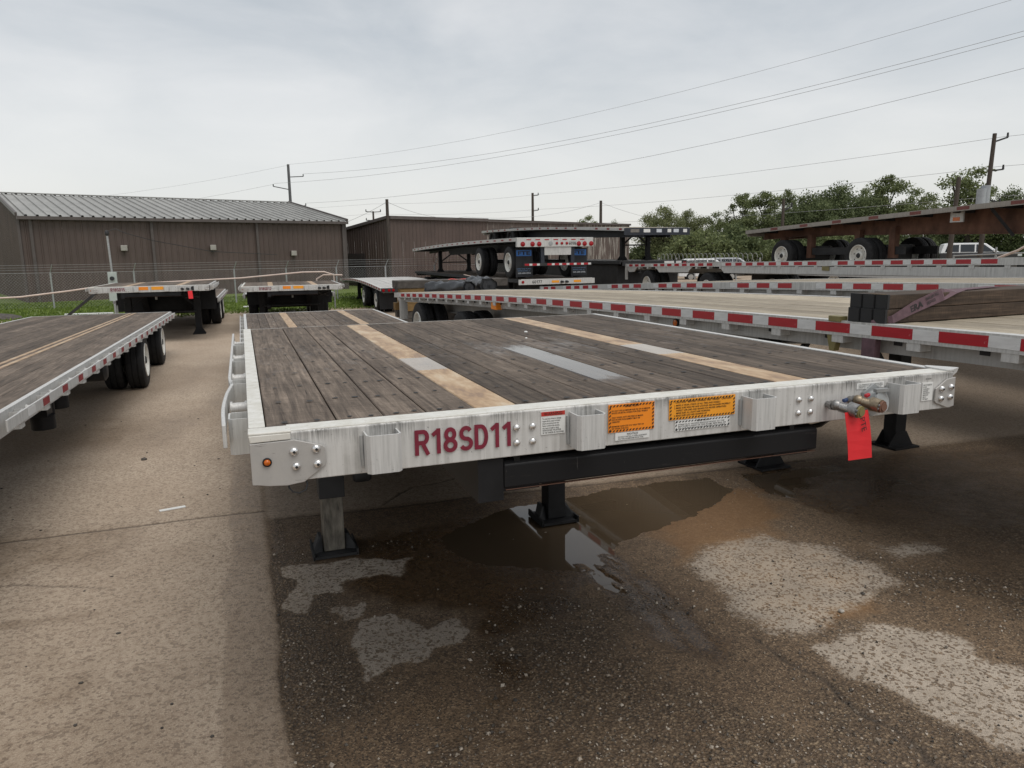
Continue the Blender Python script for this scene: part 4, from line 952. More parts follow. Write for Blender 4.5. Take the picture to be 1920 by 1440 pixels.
TL = bpy.data.objects['stepdeck_trailer.001']
for xa in (1.80, 1.895): strip_along(xa, xa+.045, .0015, .004, [3.1, 9, 15.25], z_left).obj('steel_strip', M['strip'], TL)
for y_, z0_, z1_ in ((5.55, .50, .92), (6.15, .58, .92), (3.75, .42, 1.0)):
    MB().box(2.22, 2.34, y_-.10, y_+.10, z0_+.12, z1_).cyl((2.28, y_, z0_), (2.28, y_, z0_+.125), .10, 14).cyl((2.28, y_+.24, z0_+.05), (2.28, y_+.24, z1_), .05, 10).obj('suspension_bracket', M['steel_black'], TL, True)
MB().lathe([(0,.10),(.03,.14),(.62,.14),(.65,.10)], (1.7, 8.6, .60), 'X', 16).obj('air_tank', M['steel_dark'], TL, True)
stone(1.61, 2.09, .011, 'larger of two white pebbles lying on the deck of the nearest trailer', M['paper'], D)
stone(1.50, 1.80, .007, 'smaller of two white pebbles lying on the deck of the nearest trailer', M['paper'], D)
db = MB()
for k in range(70):
    x, y = random.uniform(-2.4, -.2), random.uniform(.9, 8.5); r = random.uniform(.003, .011); db.ball((x, y, .012+r*.2), r, 3, (random.uniform(.7, 1.6), 1, .5))
tag(db.obj('litter', M['lumber_dark'], None), 'small dark crumbs scattered over the tan slab left of the nearest trailer', 'litter', kind='stuff')
for x, y, z in ((-1.22, 17.28, 1.24),):
    o = MB().prism([(x, y, z), (x+.10, y, z), (x+.11, y-.01, z-.19), (x+.01, y-.01, z-.19)], (0, -.004, 0)).obj('red_tag', M['red_tag'])
    tag(o, 'red tag hanging on the front of trailer R18SD15', 'tag')

# ------------------------------------------------------------------ flatbeds on the right
def zA(y): return 1.505-.026*max(0, y-1) + .075*math.sin(PI*min(1, max(0, y/15.5)))
A = flatbed('flatbed_trailer', 'long white flatbed beside the nearest trailer carrying a strapped stack of dark timbers', 'white flatbeds parked side by side', (4.098, -.15, 0), .045, 15.6, zA, 'plank_tan', 9,
    rail='alu', tape=(.50, .315, ()), tabs=(.62, .10, .05), web=lambda y: .22+.34*min(1, max(0, (y-2.6)/3.5))*(1-.5*max(0, (y-7)/8)), axle=(10.9, 13.75), legs=((.62, 3.60), (2.31, 3.60)), chord=(-.20, -.105, .10), rail_h=.10)
MB().box(-.02, .16, 15.0, 15.05, .55, zA(15)-.12).obj('mud_flap_bracket', M['alu_far'], A)
lamp = MB().lathe([(0,.03),(-.012,.03),(-.016,.02),(-.018,.0001)], (-.001, 4.35, zA(4.35)-.145), 'X', 14)
lo = MB().lathe([(.098,.045),(.085,.045),(.082,.03),(.09,.0001)], (0, 4.33, zA(4.33)-.155), 'X', 14).obj('marker_lamp', M['steel_black'], A, True)
MB().lathe([(.088,.036),(.078,.03),(.074,.0001)], (0, 4.33, zA(4.33)-.155), 'X', 14).obj('lamp_lens', M['amber'], lo, True)
MB().box(.02, .12, 9.0, 9.22, zA(9)-.22, zA(9)-.11).obj('side_reflector', M['orange'], A)
def zB(y): return 1.64-.0355*max(0, y-2) + .08*math.sin(PI*min(1, y/15.5))
B = flatbed('flatbed_trailer', 'middle white flatbed with bare tan boards and red and white tape behind the timber load', 'white flatbeds parked side by side', (7.08, .1, 0), -.005, 15.4, zB, 'plank_tan', 9,
    rail='alu', tape=(.46, .28, (3, 7)), tabs=(.62, .10, .05), web=lambda y: .22+.32*min(1, max(0, (y-2.6)/3.5))*(1-.5*max(0, (y-7)/8)), axle=(10.9, 13.6), legs=((.6, 1.5), (2.0, 1.5)), chord=(-.19, -.105, .10))
G = .45
def zC(y): return 1.87-.0165*max(0, y-3)
Ct = flatbed('flatbed_trailer', 'farthest white flatbed with trapezoid cut-outs over its wheels and red and white tape', 'white flatbeds parked side by side', (9.95, 1.5, 0), -.105, 18.2, zC, 'plank_tan', 9,
    rail='alu', tape=(.46, .28, (8,)), tabs=(.62, .10, .05), web=lambda y: .28, axle=(12.9, 16.6), axle_z=.965, legs=((.35, 3.5), (2.2, 3.5)), leg_z=0., rail_h=.10)
sk = MB()
for ya, yb in ((1, 12.2), (13.65, 15.9), (17.3, 18.15)):
    sk.prism([(.012, ya-.0, zC(ya)-.102), (.012, yb, zC(yb)-.102), (.012, yb-.22, zC(yb)-.25), (.012, ya+.22, zC(ya)-.25)], (.03, 0, 0))
sk.obj('side_skirt', M['alu_far'], Ct)
MB().box(.0, .06, 18.12, 18.22, zC(18)-.5, zC(18)-.1).obj('corner_post', M['alu_far'], Ct)
MB().box(-.006, .0, 8.0, 8.22, zC(8)-.19, zC(8)-.105).obj('side_reflector', M['olive'], Ct)

# timber load on the first flatbed
bev = .006; tz = zA(1.85)+.006
ang = .06
def timber(x0, y0, z0, ln, label, w_=.094, h_=.095):
    b_ = MB().box(0, ln, 0, w_, 0, h_); o = b_.obj('timber', M['timber'], None, bevel=.006); o.location = (x0, y0, z0); o.rotation_euler = (0, 0, ang)
    MB().box(-.003, -.0004, .003, w_-.003, .003, h_-.003).obj('painted_end', M['timber_end'], o)
    MB().box(-.0005, .02, -.0008, w_+.0008, -.0008, h_+.0008).obj('painted_band', M['timber_end'], o)
    return tag(o, label, 'timber', 'timbers strapped on the flatbed')
y_b = 1.70
for lay, w1 in ((0, 'bottom'), (1, 'top')):
    for i, w2 in enumerate(('front', 'middle', 'rear')):
        extra = {(0,0): 'at the foot of the purple strap', (0,1): 'squeezed between its neighbours', (0,2): 'beside the olive stake', (1,0): 'with a pale chipped corner', (1,1): 'under the pale chipped one\'s neighbour', (1,2): 'farthest from the camera'}[(lay, i)]
        timber(4.03-.012*i+(.012 if lay else 0), y_b+.098*i, tz+.0975*lay, 2.45, w1+' '+w2+' timber with a black painted end '+(extra if (lay, i) != (1, 1) else 'in the upper layer'))
o = MB().prism([(4.05, y_b+.04, tz+.1926), (4.062, y_b+.03, tz+.1926), (4.055, y_b+.14, tz+.1926), (4.04, y_b+.15, tz+.1926)], (0, 0, .002)).obj('pale_chip', M['lumber'], None)
o.parent = bpy.data.objects['timber.003']; o.matrix_parent_inverse = Matrix.LocRotScale(Vector((4.042, y_b, tz+.0975)), Euler((0, 0, ang)), None).inverted()
# purple strap over the stack
sp = MB()
fy = lambda x: y_b+.06*(x-4.04)-.008
pts = [(4.015, 1.79, zA(1.9)-.035), (4.02, 1.78, zA(1.9)+.012), (4.08, fy(4.08)-.012, tz+.03), (4.30, fy(4.3), tz+.105), (4.56, fy(4.56), tz+.180), (4.66, fy(4.66)+.012, tz+.199), (4.85, fy(4.85)+.09, tz+.200), (5.4, fy(5.4)+.22, tz+.200)]
wv = [.04, .042, .05, .075, .08, .08, .085, .085]
dirs = [(0, .9, .2), (-.1, .8, .5), (-.35, 0, .95), (-.33, 0, .95), (-.33, .1, .9), (-.5, .7, .25), (-.3, .95, 0), (-.3, .95, 0)]
for p, w_, d_ in zip(pts, wv, dirs):
    d_ = Vector(d_).normalized(); sp.v += [tuple(Vector(p)-d_*w_*.55), tuple(Vector(p)+d_*w_*.55)]
sp.f = [(2*k, 2*k+1, 2*k+3, 2*k+2) for k in range(len(pts)-1)]
so_ = sp.obj('cargo_strap', M['strap'], None); tag(so_, 'purple cargo strap printed 5400 LBS WLL pulled over the timber stack', 'strap')
q = so_.modifiers.new('t', 'SOLIDIFY'); q.thickness = .004; q.offset = 0
dv = Vector((.26, .0156, .085)).normalized(); up = Vector((-.31, 0, .95)).normalized()
text('strap_lettering', 'ERA', M['ink'], so_, Vector(pts[3])-dv*.05-up*.024+Vector((0, -.005, 0)), dv, up, .045, .12, .02)
text('strap_lettering', '5400 LBS WLL\n2450 KGS', M['ink'], so_, Vector(pts[3])+dv*.105-up*.027+Vector((0, -.005, .0)), dv, up, .053, .13, .012)
MB().box(-.002, .05, 1.90, 2.01, zA(1.7)-.24, zA(1.7)-.102).obj('strap_tail', M['strap'], so_).parent = A
bx = MB().box(-.012, .06, 2.20, 2.31, zA(2.1)-.005, zA(2.1)+.035); bx.obj('stake_block', M['olive'], A, bevel=.004)
MB().prism([(.005, 2.23, zA(2)-.103), (.005, 2.33, zA(2)-.103), (.005, 2.30, zA(2)-.22), (.005, 2.26, zA(2)-.22)], (.05, 0, 0)).obj('stake_bracket', M['olive'], A)

# ------------------------------------------------------------------ stack with the mud-flap trailer
def zG(y): return 1.22
Gt = flatbed('flatbed_trailer', 'lower stacked flatbed with 60177 on its front rail', 'stacked flatbeds', (7.98, 19.25, 0), 0, 14.4, zG, 'plank', 8, rail='steel_dark', web=lambda y: .45, web_mat='steel_dark', axle=(10.5, 12.5), legs=((.6, 2.4), (2.0, 2.4)), cross=1.2, front='alu_far')
glyphs('number_lettering', '60177', M['ink'], Gt, (.45, -.0215, 1.22-.13), (1,0,0), (0,0,1), .095, .32)
for x in (1.1, 1.85): MB().box(x, x+.25, -.024, -.0205, 1.10, 1.17).obj('warning_sticker', M['yellow'], Gt)
MB().box(.0, W-.03, -.02, -.001, 1.055, 1.215).obj('front_face', M['alu_far'], Gt); 
for x in (1.42, 1.58): MB().cyl((x, -.02, 1.13), (x+.03, -.12, 1.12), .035, 10).obj('gladhand', M['steel_dark'], Gt, True)
MB().lathe([(-.02,.045),(-.03,.045),(-.034,.03),(-.03,.0001)], (.14, 0, 1.14), 'Y', 12).obj('marker_lamp', M['red_lens'], Gt, True)
def zFl(y): return 1.245-.013*(y)+.06*math.sin(PI*min(1, y/14.6))
Ft = thing('flatbed_trailer', 'upper stacked flatbed numbered 60106 with blue FTE mud flaps and red tail lamps', 'trailer', (7.95, 19.35, 1.235), 0, 'stacked flatbeds')
def build_F(t):
    Lf = 14.5; ysg = lin(0, Lf, 14)
    for x0 in (0, 2.53):
        b_ = MB(); b_.sweep([(x0, -.11), (x0+.06, -.11), (x0+.06, .005), (x0, .005)], [(y, 0, zFl(y)) for y in ysg]); b_.obj('side_rail', M['alu_far'], t)
    rb = MB(); y = .4
    while y < Lf-.5: rb.sweep([(-.003, -.075), (0, -.075), (0, -.03), (-.003, -.03)], [(y, 0, zFl(y)), (y+.22, 0, zFl(y+.22))]); y += .75
    tag(rb.obj('red_tape', M['red_faded'], t), kind='stuff')
    xs_ = lin(.062, 2.528, 7); plank_set(t, [(xs_[i], xs_[i+1], None) for i in range(7)], .06, Lf-.06, zFl, 'plank_grey', 14)
    z = zFl(0)
    re = MB().box(.01, 2.58, -.06, .055, z-.28, z+.004).obj('rear_sill', M['alu_far'], t, bevel=.006)
    for x in (.14, .46, .68, 2.02, 2.22, 2.45):
        lp = MB().lathe([(-.06,.075),(-.072,.075),(-.078,.06),(-.082,.0001)], (x+.06, 0, z-.19), 'Y', 16).obj('tail_lamp', M['red_lens'], re, True)
    for x in (1.33, 1.50, 1.67): MB().lathe([(-.06,.045),(-.07,.045),(-.074,.03),(-.076,.0001)], (x, 0, z-.175), 'Y', 12).obj('marker_lamp', M['red_lens'], re, True)
    for x in (.32, .62, .92, 1.22, 1.52, 1.82, 2.12): MB().box(x, x+.15, -.064, -.0605, z-.075, z-.045).obj('red_tape', M['red_tape'], re)
    MB().lathe([(-.061,.07),(-.066,.07),(-.068,.0001)], (1.12, 0, z-.18), 'Y', 18).obj('maker_badge', M['galv'], re, True)
    glyphs('number_lettering', '60106', M['ink'], re, (1.74, -.0625, z-.225), (1,0,0), (0,0,1), .10, .25)
    MB().box(.93, 1.83, -.03, -.01, z-.53, z-.285).obj('plate_panel', M['alu_far'], t)
    for x in (.82, 1.84): MB().box(x, x+.12, .0, .10, z-.80, z-.29).obj('bumper_post', M['steel_blue'], t)
    bu = MB().box(.25, 2.55, -.03, .05, z-.86, z-.77).obj('bumper_bar', M['steel_dark'], t)
    for k in range(9):
        x = .27+.25*k; 
        if k in (2,): continue
        MB().box(x, x+.15, -.034, -.0305, z-.845, z-.785).obj('red_tape', M['red_tape'], bu); MB().box(x+.152, x+.248, -.034, -.0305, z-.845, z-.785).obj('white_tape', M['white_tape'], bu)
    for x in (.10, 1.98):
        fl = MB().box(x, x+.56, .30, .312, z-1.20, z-.32).obj('mud_flap', M['flap'], t)
        MB().box(x+.02, x+.52, .293, .299, z-.55, z-.37).obj('flap_sign', M['blueflap'], fl)
        text('lettering', 'FTE', M['steel_blue'], fl, (x+.07, .290, z-.52), (1,0,0), (0,0,1), .12, .40, .03)
        text('lettering', 'FLATBED TRAILER EXCHANGE', M['blue_text'], fl, (x+.03, .296, z-.96), (1,0,0), (0,0,1), .035, .48)
        text('lettering', 'BIRMINGHAM, AL', M['blue_text'], fl, (x+.06, .296, z-1.03), (1,0,0), (0,0,1), .04, .42)
        text('lettering', '205-680-2956', M['white_text'], fl, (x+.06, .296, z-1.10), (1,0,0), (0,0,1), .045, .44, .02)
    for xb in (.8, 1.79):
        b_ = MB(); b_.sweep([(xb-.02, -.42), (xb+.02, -.42), (xb+.02, -.06), (xb-.02, -.06)], [(y, 0, zFl(y)) for y in lin(.3, 10.5, 8)]); b_.sweep([(xb-.02, -.24), (xb+.02, -.24), (xb+.02, -.06), (xb-.02, -.06)], [(y, 0, zFl(y)) for y in lin(10.5, 14.3, 4)]); b_.obj('main_beam', M['steel_dark'], t)
    cm = shared('cmF', lambda: MB().box(.06, 2.53, -.03, .03, -.15, -.04).mesh('crossmember', M['steel_dark']))
    for k in range(20): link('crossmember', cm, t, (0, .5+.7*k, zFl(.5+.7*k)))
    for ya in (.85, 3.95): wheels(t, .03, ya, .5, 2.59)
    zl = 0.0
    for x in (.62, 1.97): leg(t, x, 11.6, zFl(11.6)-.2, zl, .15, .3)
    MB().obox((.62, 11.6, .42), (1.97, 11.6, .42), .05, .05).obj('cross_brace', M['steel_dark'], t)
    for x_, d_ in ((.62, 1), (1.97, -1)): MB().obox((x_, 11.6, .42), (x_+d_*.6, 11.6, .85), .05, .05).obj('diagonal_brace', M['steel_dark'], t)
    MB().tube([(.55, 11.6, .9), (.42, 11.9, .8), (.4, 11.95, .45), (.5, 11.8, .38)], .015, 6).obj('crank_handle', M['rust'], t, True)
    MB().box(.062, 2.528, Lf-.06, Lf, zFl(Lf)-.14, zFl(Lf)+.003).obj('front_rail', M['alu_far'], t)
build_F(Ft)

# ------------------------------------------------------------------ stack behind: tilted flatbed over a low one
def zI(y): return 1.05
It = flatbed('flatbed_trailer', 'low dark flatbed under the tilted flatbed with white plates on its front', 'stacked flatbeds', (12.2, 20.6, .65), -.03, 15.5, zI, 'plank_grey', 8, rail='steel_dark', web=lambda y: .4, web_mat='steel_dark', axle=(10.5, 12.5), axle_z=.30, legs=((.6, 2.4), (2.0, 2.4)), leg_z=-.2, cross=1.5)
for x_ in (.10, 2.44): MB().box(x_, x_+.05, .4, 15.0, .05, .93).obj('side_shade_panel', M['steel_dark'], It)  # dark sheets added for the frame's dark side and the shade under the deck
MB().box(.152, 2.438, .4, .45, .05, .88).obj('front_shade_panel', M['steel_dark'], It)  # added dark sheet standing for the shade below the front
MB().box(1.70, 2.08, -.012, -.001, .90, 1.03).obj('warning_sticker', M['paper'], It); MB().box(2.16, 2.38, -.012, -.001, .92, 1.03).obj('warning_sticker', M['white_tape'], It)
MB().box(2.44, 2.56, -.02, -.001, .91, 1.0).obj('side_reflector', M['red_faded'], It)
def zH(y): return 1.10+.0415*y*.6+.10*math.sin(PI*min(1, y/15.6))
Ht = flatbed('flatbed_trailer', 'top tilted flatbed with a dark front beam jutting out in front of the trees', 'stacked flatbeds', (12.15, 20.3, 1.705), 0, 15.6, zH, 'plank_tan', 8, rail='alu_far', web=lambda y: .30+.02*y, web_mat='steel_blue', axle=(11.3, 14.0), axle_z=1.02, legs=((1.05, 2.0), (2.1, 2.0)), cross=1.5, front='steel_blue', rim='rubber', tape=(.9, .2, (3,)), tape_piece=False, tape_cols=('red_faded', 'alu_far'))
MB().box(.02, W-.04, -.03, -.001, zH(0)-.24, zH(0)-.004).obj('front_beam', M['steel_blue'], Ht)
for x0, x1, mk in ((.25, .58, 'plank_grey'), (.75, 1.0, 'paper'), (1.25, 1.45, 'white_text'), (1.68, 1.82, 'paper'), (1.92, 2.12, 'white_text'), (2.3, 2.45, 'paper')):
    MB().box(x0, x1, -.036, -.031, zH(0)-.15, zH(0)-.04).obj('warning_sticker', M[mk], Ht)
# trailer with the rusty frame, standing on another one
def zE(y): return .87
Et = flatbed('flatbed_trailer', 'flatbed hidden under the rusty framed trailer', 'stacked flatbeds', (16.4, 4.5, .45), 0, 15.5, zE, 'plank_grey', 8, rail='alu_far', web=lambda y: .4, web_mat='steel_dark', axle=(10.8, 12.8), legs=((.6, 2.4), (2.0, 2.4)), cross=1.5)
def zD(y): return 1.545 - .036*(y-8.5) + .03*math.sin(PI*y/14)      # y from front
Dt = flatbed('flatbed_trailer', 'raised flatbed with a rusty brown frame and weathered wooden deck under the pole', 'stacked flatbeds', (16.45, 5.6, 1.32), 0, 13.9, lambda y: zD(y), 'plank_grey', 8, rail='alu_dull', web=lambda y: .30+.058*max(0, 11.8-y), web_mat='rust', axle=(8.9, 12.1), axle_z=.5, legs=((.6, 1.0), (2.0, 1.0)), cross=1.2, rim='rim', tape=(1.35, .34, ()), tape_piece=False, tape_cols=('red_worn', 'alu_dull'), rail_h=.115)
for ya in (2.6, 5.2):
    MB().obox((.30, ya, zD(ya)-.10), (.72, ya-.3, zD(ya)-.75), .06, .06).obj('side_brace', M['steel_dark'], Dt)
for ya in (8.3, 9.55, 11.5, 12.75): MB().box(.62, .80, ya-.10, ya+.10, .42, zD(ya)-.30).obj('spring_hanger', M['rust'], Dt)
for x in (.66, 1.88): MB().box(x, x+.07, 7.9, 13.2, .52, .74).obj('subframe', M['steel_dark'], Dt)
for yb in (8.9, 12.1): MB().box(.80, 1.8, yb-.25, yb+.25, .35, .80).obj('suspension', M['steel_black'], Dt)
mk_ = MB().box(.28, .33, 5.9, 6.25, zD(6)-.36, zD(6)-.10).obj('lamp_bracket', M['alu_far'], Dt); MB().box(.272, .279, 5.98, 6.17, zD(6)-.33, zD(6)-.24).obj('marker_lamp', M['amber'], mk_)
o = MB().obox((16.7, 7.2, 1.32+zD(1.6)+.05), (17.1, 10.2, 1.32+zD(4.6)+.05), .2, .06).obj('loose_board', M['plank_grey']); tag(o, 'loose weathered board lying on the rusty framed trailer deck', 'board')

# white-decked flatbed by the fence
def zK(y): return .885+.0*y+.16*math.sin(PI*min(1, y/12))
Kt = flatbed('flatbed_trailer', 'low flatbed with a pale deck and red tail lamps standing next to the lumber pile', 'white flatbeds parked side by side', (4.50, 23.6, 0), 0.0, 11.0, zK, 'plank_white', 8, rail='alu_far', web=lambda y: .25, web_mat='steel_dark', axle=(1.25, 4.1), axle_z=.41, legs=((.6, 9), (2, 9)), cross=1.0, tape=(.5, .3, ()), tape_piece=False, tape_cols=('red_faded', 'alu_far')) if M.setdefault('plank_white', wood('bleached_white_deck_board', (.36, .35, .33), (.56, .55, .53), False, .5, .1)) else None
MB().box(.02, 2.57, -.03, -.001, zK(0)-.15, zK(0)).obj('rear_sill', M['steel_dark'], Kt)
for x in (.10, .30, .45): MB().lathe([(-.031,.05),(-.045,.045),(-.048,.0001)], (x, 0, zK(0)-.075), 'Y', 12).obj('tail_lamp', M['red_lens'], Kt, True)
MB().box(.62, 1.0, -.037, -.032, zK(0)-.13, zK(0)-.03).obj('number_plate', M['white_tape'], Kt)
for x in (.05, 1.85): MB().box(x, x+.6, .55, .565, .12, .75).obj('mud_flap', M['flap'], Kt)

# lumber pile, rolled tarps, broken plastic
lp_z = 0.
boards = MB()
def lumber(x, y, z, ln, w_, h_, rz, mat, label):
    o = MB().box(-ln/2, ln/2, -w_/2, w_/2, 0, h_).obj('lumber', M[mat], None, bevel=.006); o.location = (x, y, z); o.rotation_euler = (0, 0, rz)
    tag(o, label, 'lumber', 'lumber piled behind the long flatbed')
k = 0
for lay in range(6):
    for row in range(3):
        mt = 'lumber_dark' if lay >= 5 or lay < 2 else 'lumber'
        lb = {0: 'dark bottom beam', 1: 'dark beam', 2: 'yellow beam low', 3: 'yellow beam', 4: 'high yellow beam', 5: 'long grey top beam'}[lay]+(' at the front', ' in the middle', ' at the back')[row]+' of the lumber pile beside the pale flatbed'
        lumber((5.85 if lay == 5 else 5.62)+random.uniform(-.1, .1), 18.9+.32*row, .215*lay, 3.3 if lay == 5 else 2.7, .29, .210, random.uniform(-.015, .015), mt, lb)
def tarp(p, q, r, label):
    p, q = Vector(p), Vector(q); b_ = MB(); pts = [p.lerp(q, i/14) for i in range(15)]; rs_ = random.Random(3)
    d = (q-p).normalized(); a_ = d.orthogonal().normalized(); b2 = d.cross(a_); n = 18; vs = []
    for i, c in enumerate(pts):
        for k_ in range(n):
            t_ = 2*PI*k_/n; rr = r*(1+.10*math.sin(3*t_+i*.9)+.07*math.sin(7*t_-i*1.7)+.08*rs_.uniform(-1, 1)); vs.append(c+a_*rr*math.cos(t_)+b2*rr*math.sin(t_))
    fs = [(i*n+k_, i*n+(k_+1)%n, (i+1)*n+(k_+1)%n, (i+1)*n+k_) for i in range(14) for k_ in range(n)]
    b_.add(vs, fs)
    for e_, c, sg in ((0, p, 1), (14, q, -1)):
        for j, f2 in enumerate((.7, .45, .2)):     # rolled end, stepping inward
            b_.add([c+d*sg*.03*(j % 2) + (Vector(vs[e_*n+k_])-c)*f2 for k_ in range(n)], [tuple(range(n))])
    b_.add([p+d*.05+(Vector(vs[k_])-p) for k_ in range(n)], [tuple(range(n))]); b_.add([q-d*.05+(Vector(vs[14*n+k_])-q) for k_ in range(n)], [tuple(range(n))])
    tag(b_.obj('rolled_tarp', M['tarp'], None, True, angle=1.2), label, 'tarp')
o = MB().box(4.7, 7.2, 15.75, 17.6, 0, .95).obj('dunnage_stack', M['lumber_dark'], None, bevel=.01); tag(o, 'dark stack of dunnage under the black rolled tarps', 'dunnage')
tarp((4.72, 17.3, 1.10), (5.35, 15.75, 1.17), .19, 'longer black rolled tarp beside the lumber pile')
tarp((5.95, 17.4, 1.18), (5.88, 15.8, 1.20), .225, 'short thick black rolled tarp in front of the trailer marked 60177')
o = MB().tube([(5.6, 19.0, 1.25), (5.8, 19.05, 1.30), (6.0, 19.0, 1.27), (6.2, 19.1, 1.29), (6.45, 19.0, 1.25)], .016, 6).obj('red_strap', M['red_plastic'], None, True); tag(o, 'tangled red plastic strap on top of the lumber pile', 'strap')
o = MB().obox((6.2, 19.1, 1.42), (6.9, 19.3, 1.25), .03, .02).obj('loose_lath', M['hose'], None); tag(o, 'pale broken lath leaning on the lumber pile', 'lath')

# ------------------------------------------------------------------ buildings
def add_cladding(parent, o, e, length, z0, z1a, z1b, mat, name='wall_panel', pw=.915, outn=None):
    """ribbed metal sheets from o along e; top runs from z1a to z1b"""
    e = Vector(e).normalized(); nrm = outn or Vector((e.y, -e.x, 0)); n = int(math.ceil(length/pw)); pw = length/n
    for i in range(n):
        s0, s1 = i*pw, (i+1)*pw; b_ = MB(); prof = []
        for k in range(3):
            a_ = s0+pw*k/3; q = pw/3
            prof += [(a_, 0), (a_+q*.62, 0), (a_+q*.72, .026), (a_+q*.86, .026), (a_+q*.96, 0)]
        prof.append((s1-.004, 0)); vs = []
        for s, d in prof:
            p = Vector(o)+e*s+nrm*d; zt = z1a+(z1b-z1a)*s/length; vs += [(p.x, p.y, z0), (p.x, p.y, zt)]
        b_.add(vs, [(2*j, 2*j+2, 2*j+3, 2*j+1) for j in range(len(prof)-1)]); me = bpy.data.meshes.new(name); me.from_pydata(b_.v, [], b_.f); me.materials.append(M[mat]); link(name, me, parent)
def wall_gable(parent, o, e, zs, z0, mat):
    """end wall whose top follows zs=[(s, z)]"""
    for (s0, a_), (s1, b2) in zip(zs[:-1], zs[1:]):
        p = Vector(o)+Vector(e).normalized()*s0; add_cladding(parent, (p.x, p.y, 0), e, s1-s0, z0, a_, b2, mat)
P1, P2 = Vector((-9.62, 39.05, 0)), Vector((6.12, 44.5, 0)); e1 = (P2-P1).normalized(); d1 = Vector((-e1.y, e1.x, 0)); L1_ = (P2-P1).length; WD = 8.4
EV, RG = 4.07, 5.62
b1 = thing('warehouse', 'long brown metal building with grey ribbed roof behind the grass', 'building', (0,0,0))
add_cladding(b1, P1, e1, L1_, -.5, EV, EV, 'wall')
for q, sgn in ((P1, -1), (P2, 1)):
    oo = q+e1*(.002*sgn)
    if sgn < 0: wall_gable(b1, oo+d1*2*WD, -d1, [(0, EV), (WD, RG-.02), (2*WD, EV)], -.5, 'wall')
    else: wall_gable(b1, oo, d1, [(0, EV), (WD, RG-.02), (2*WD, EV)], -.5, 'wall')
add_cladding(b1, P2+d1*2*WD, -e1, L1_, -.5, EV, EV, 'wall')
def roof_slope(parent, o, e, d, length, run, z0, z1, over=.25, pw=.915, mat='roof'):
    e, d = Vector(e).normalized(), Vector(d).normalized(); n = int(round(length/pw)); pw = length/n; sl = (z1-z0)/run
    for i in range(n):
        b_ = MB(); prof = []
        for k in range(2):
            a_ = i*pw+pw*k/2; q = pw/2; prof += [(a_, 0), (a_+q*.70, 0), (a_+q*.74, .075), (a_+q*.92, .075), (a_+q*.96, 0)]
        prof.append(((i+1)*pw-.002, 0)); vs = []
        for s, h_ in prof:
            for r_run in (-over, run): p = Vector(o)+e*s+d*r_run; vs.append((p.x, p.y, z0+sl*r_run+h_+.03))
        b_.add(vs, [(2*j, 2*j+2, 2*j+3, 2*j+1) for j in range(len(prof)-1)]); me = bpy.data.meshes.new('roof_panel'); me.from_pydata(b_.v, [], b_.f); me.materials.append(M[mat]); link('roof_panel', me, parent)
roof_slope(b1, P1-e1*.1, e1, d1, L1_+.2, WD, EV, RG); roof_slope(b1, P2+d1*2*WD+e1*.1, -e1, -d1, L1_+.2, WD, EV, RG)
MB().obox(P1+d1*WD-e1*.1+Vector((0,0,RG+.10)), P2+d1*WD+e1*.1+Vector((0,0,RG+.10)), .4, .05).obj('ridge_cap', M['roof'], b1)
MB().obox(P1-d1*.33-e1*.1+Vector((0,0,EV-.10)), P2-d1*.33+e1*.1+Vector((0,0,EV-.10)), .12, .15).obj('gutter', M['trim'], b1)
for s in (.45, 5.75, 11.25, L1_-.12):
    p = P1+e1*s-d1*.09; MB().obox((p.x, p.y, -.3), (p.x, p.y, EV-.15), .13, .10).obj('downspout', M['trim'], b1)
for sgn, q in ((-1, P1), (1, P2)):
    MB().obox(q+e1*sgn*.1-d1*.28+Vector((0,0,EV+.06)), q+e1*sgn*.1+d1*WD+Vector((0,0,RG+.10)), .10, .16).obj('rake_trim', M['trim'], b1)
    MB().obox(q+e1*sgn*.03-d1*.05+Vector((0,0,-.4)), q+e1*sgn*.03-d1*.05+Vector((0,0,EV-.12)), .12, .12).obj('corner_trim', M['trim'], b1)
for s, z in ((4.35, 2.55), (8.75, 2.55), (13.3, 2.2)):
    p = P1+e1*s-d1*.16; wl = MB().obox((p.x, p.y, z-.14), (p.x, p.y, z+.14), .30, .22).obj('wall_lamp', M['lamp_box'], b1, bevel=.02)
# second building
C2 = Vector((9.06, 45.0, 0)); dl = Vector((-.41, .912, 0)).normalized(); er = Vector((.945, .327, 0)).normalized()
b2 = thing('warehouse', 'second brown building with peeling paint behind the stacked flatbeds', 'building')
add_cladding(b2, C2, er, 7.6, -.5, 4.32, 4.28, 'wall', outn=Vector((er.y, -er.x, 0)))
add_cladding(b2, C2+er*7.6, er, 8.0, -.5, 4.22, 4.19, 'wall_peel', outn=Vector((er.y, -er.x, 0)))
add_cladding(b2, C2+er*15.6, er, 6.6, -.5, 4.19, 4.16, 'wall_bare', outn=Vector((er.y, -er.x, 0)))
add_cladding(b2, C2+dl*11, -dl, 11, -.5, 3.05, 4.32, 'wall', outn=Vector((-dl.y, dl.x, 0))*1)
MB().obox(C2+er*-.1+Vector((0,0,4.34))-dl*.1, C2+er*7.6+Vector((0,0,4.30))-dl*.1, .18, .20).obj('eave_trim', M['trim'], b2)
MB().obox(C2+er*7.6+Vector((0,0,4.24))-dl*.1, C2+er*22.2+Vector((0,0,4.18))-dl*.1, .14, .14).obj('eave_trim', M['trim'], b2)
MB().obox(C2-er*.12+Vector((0,0,4.38)), C2+dl*11-er*.12+Vector((0,0,3.1)), .16, .18).obj('rake_trim', M['trim'], b2)
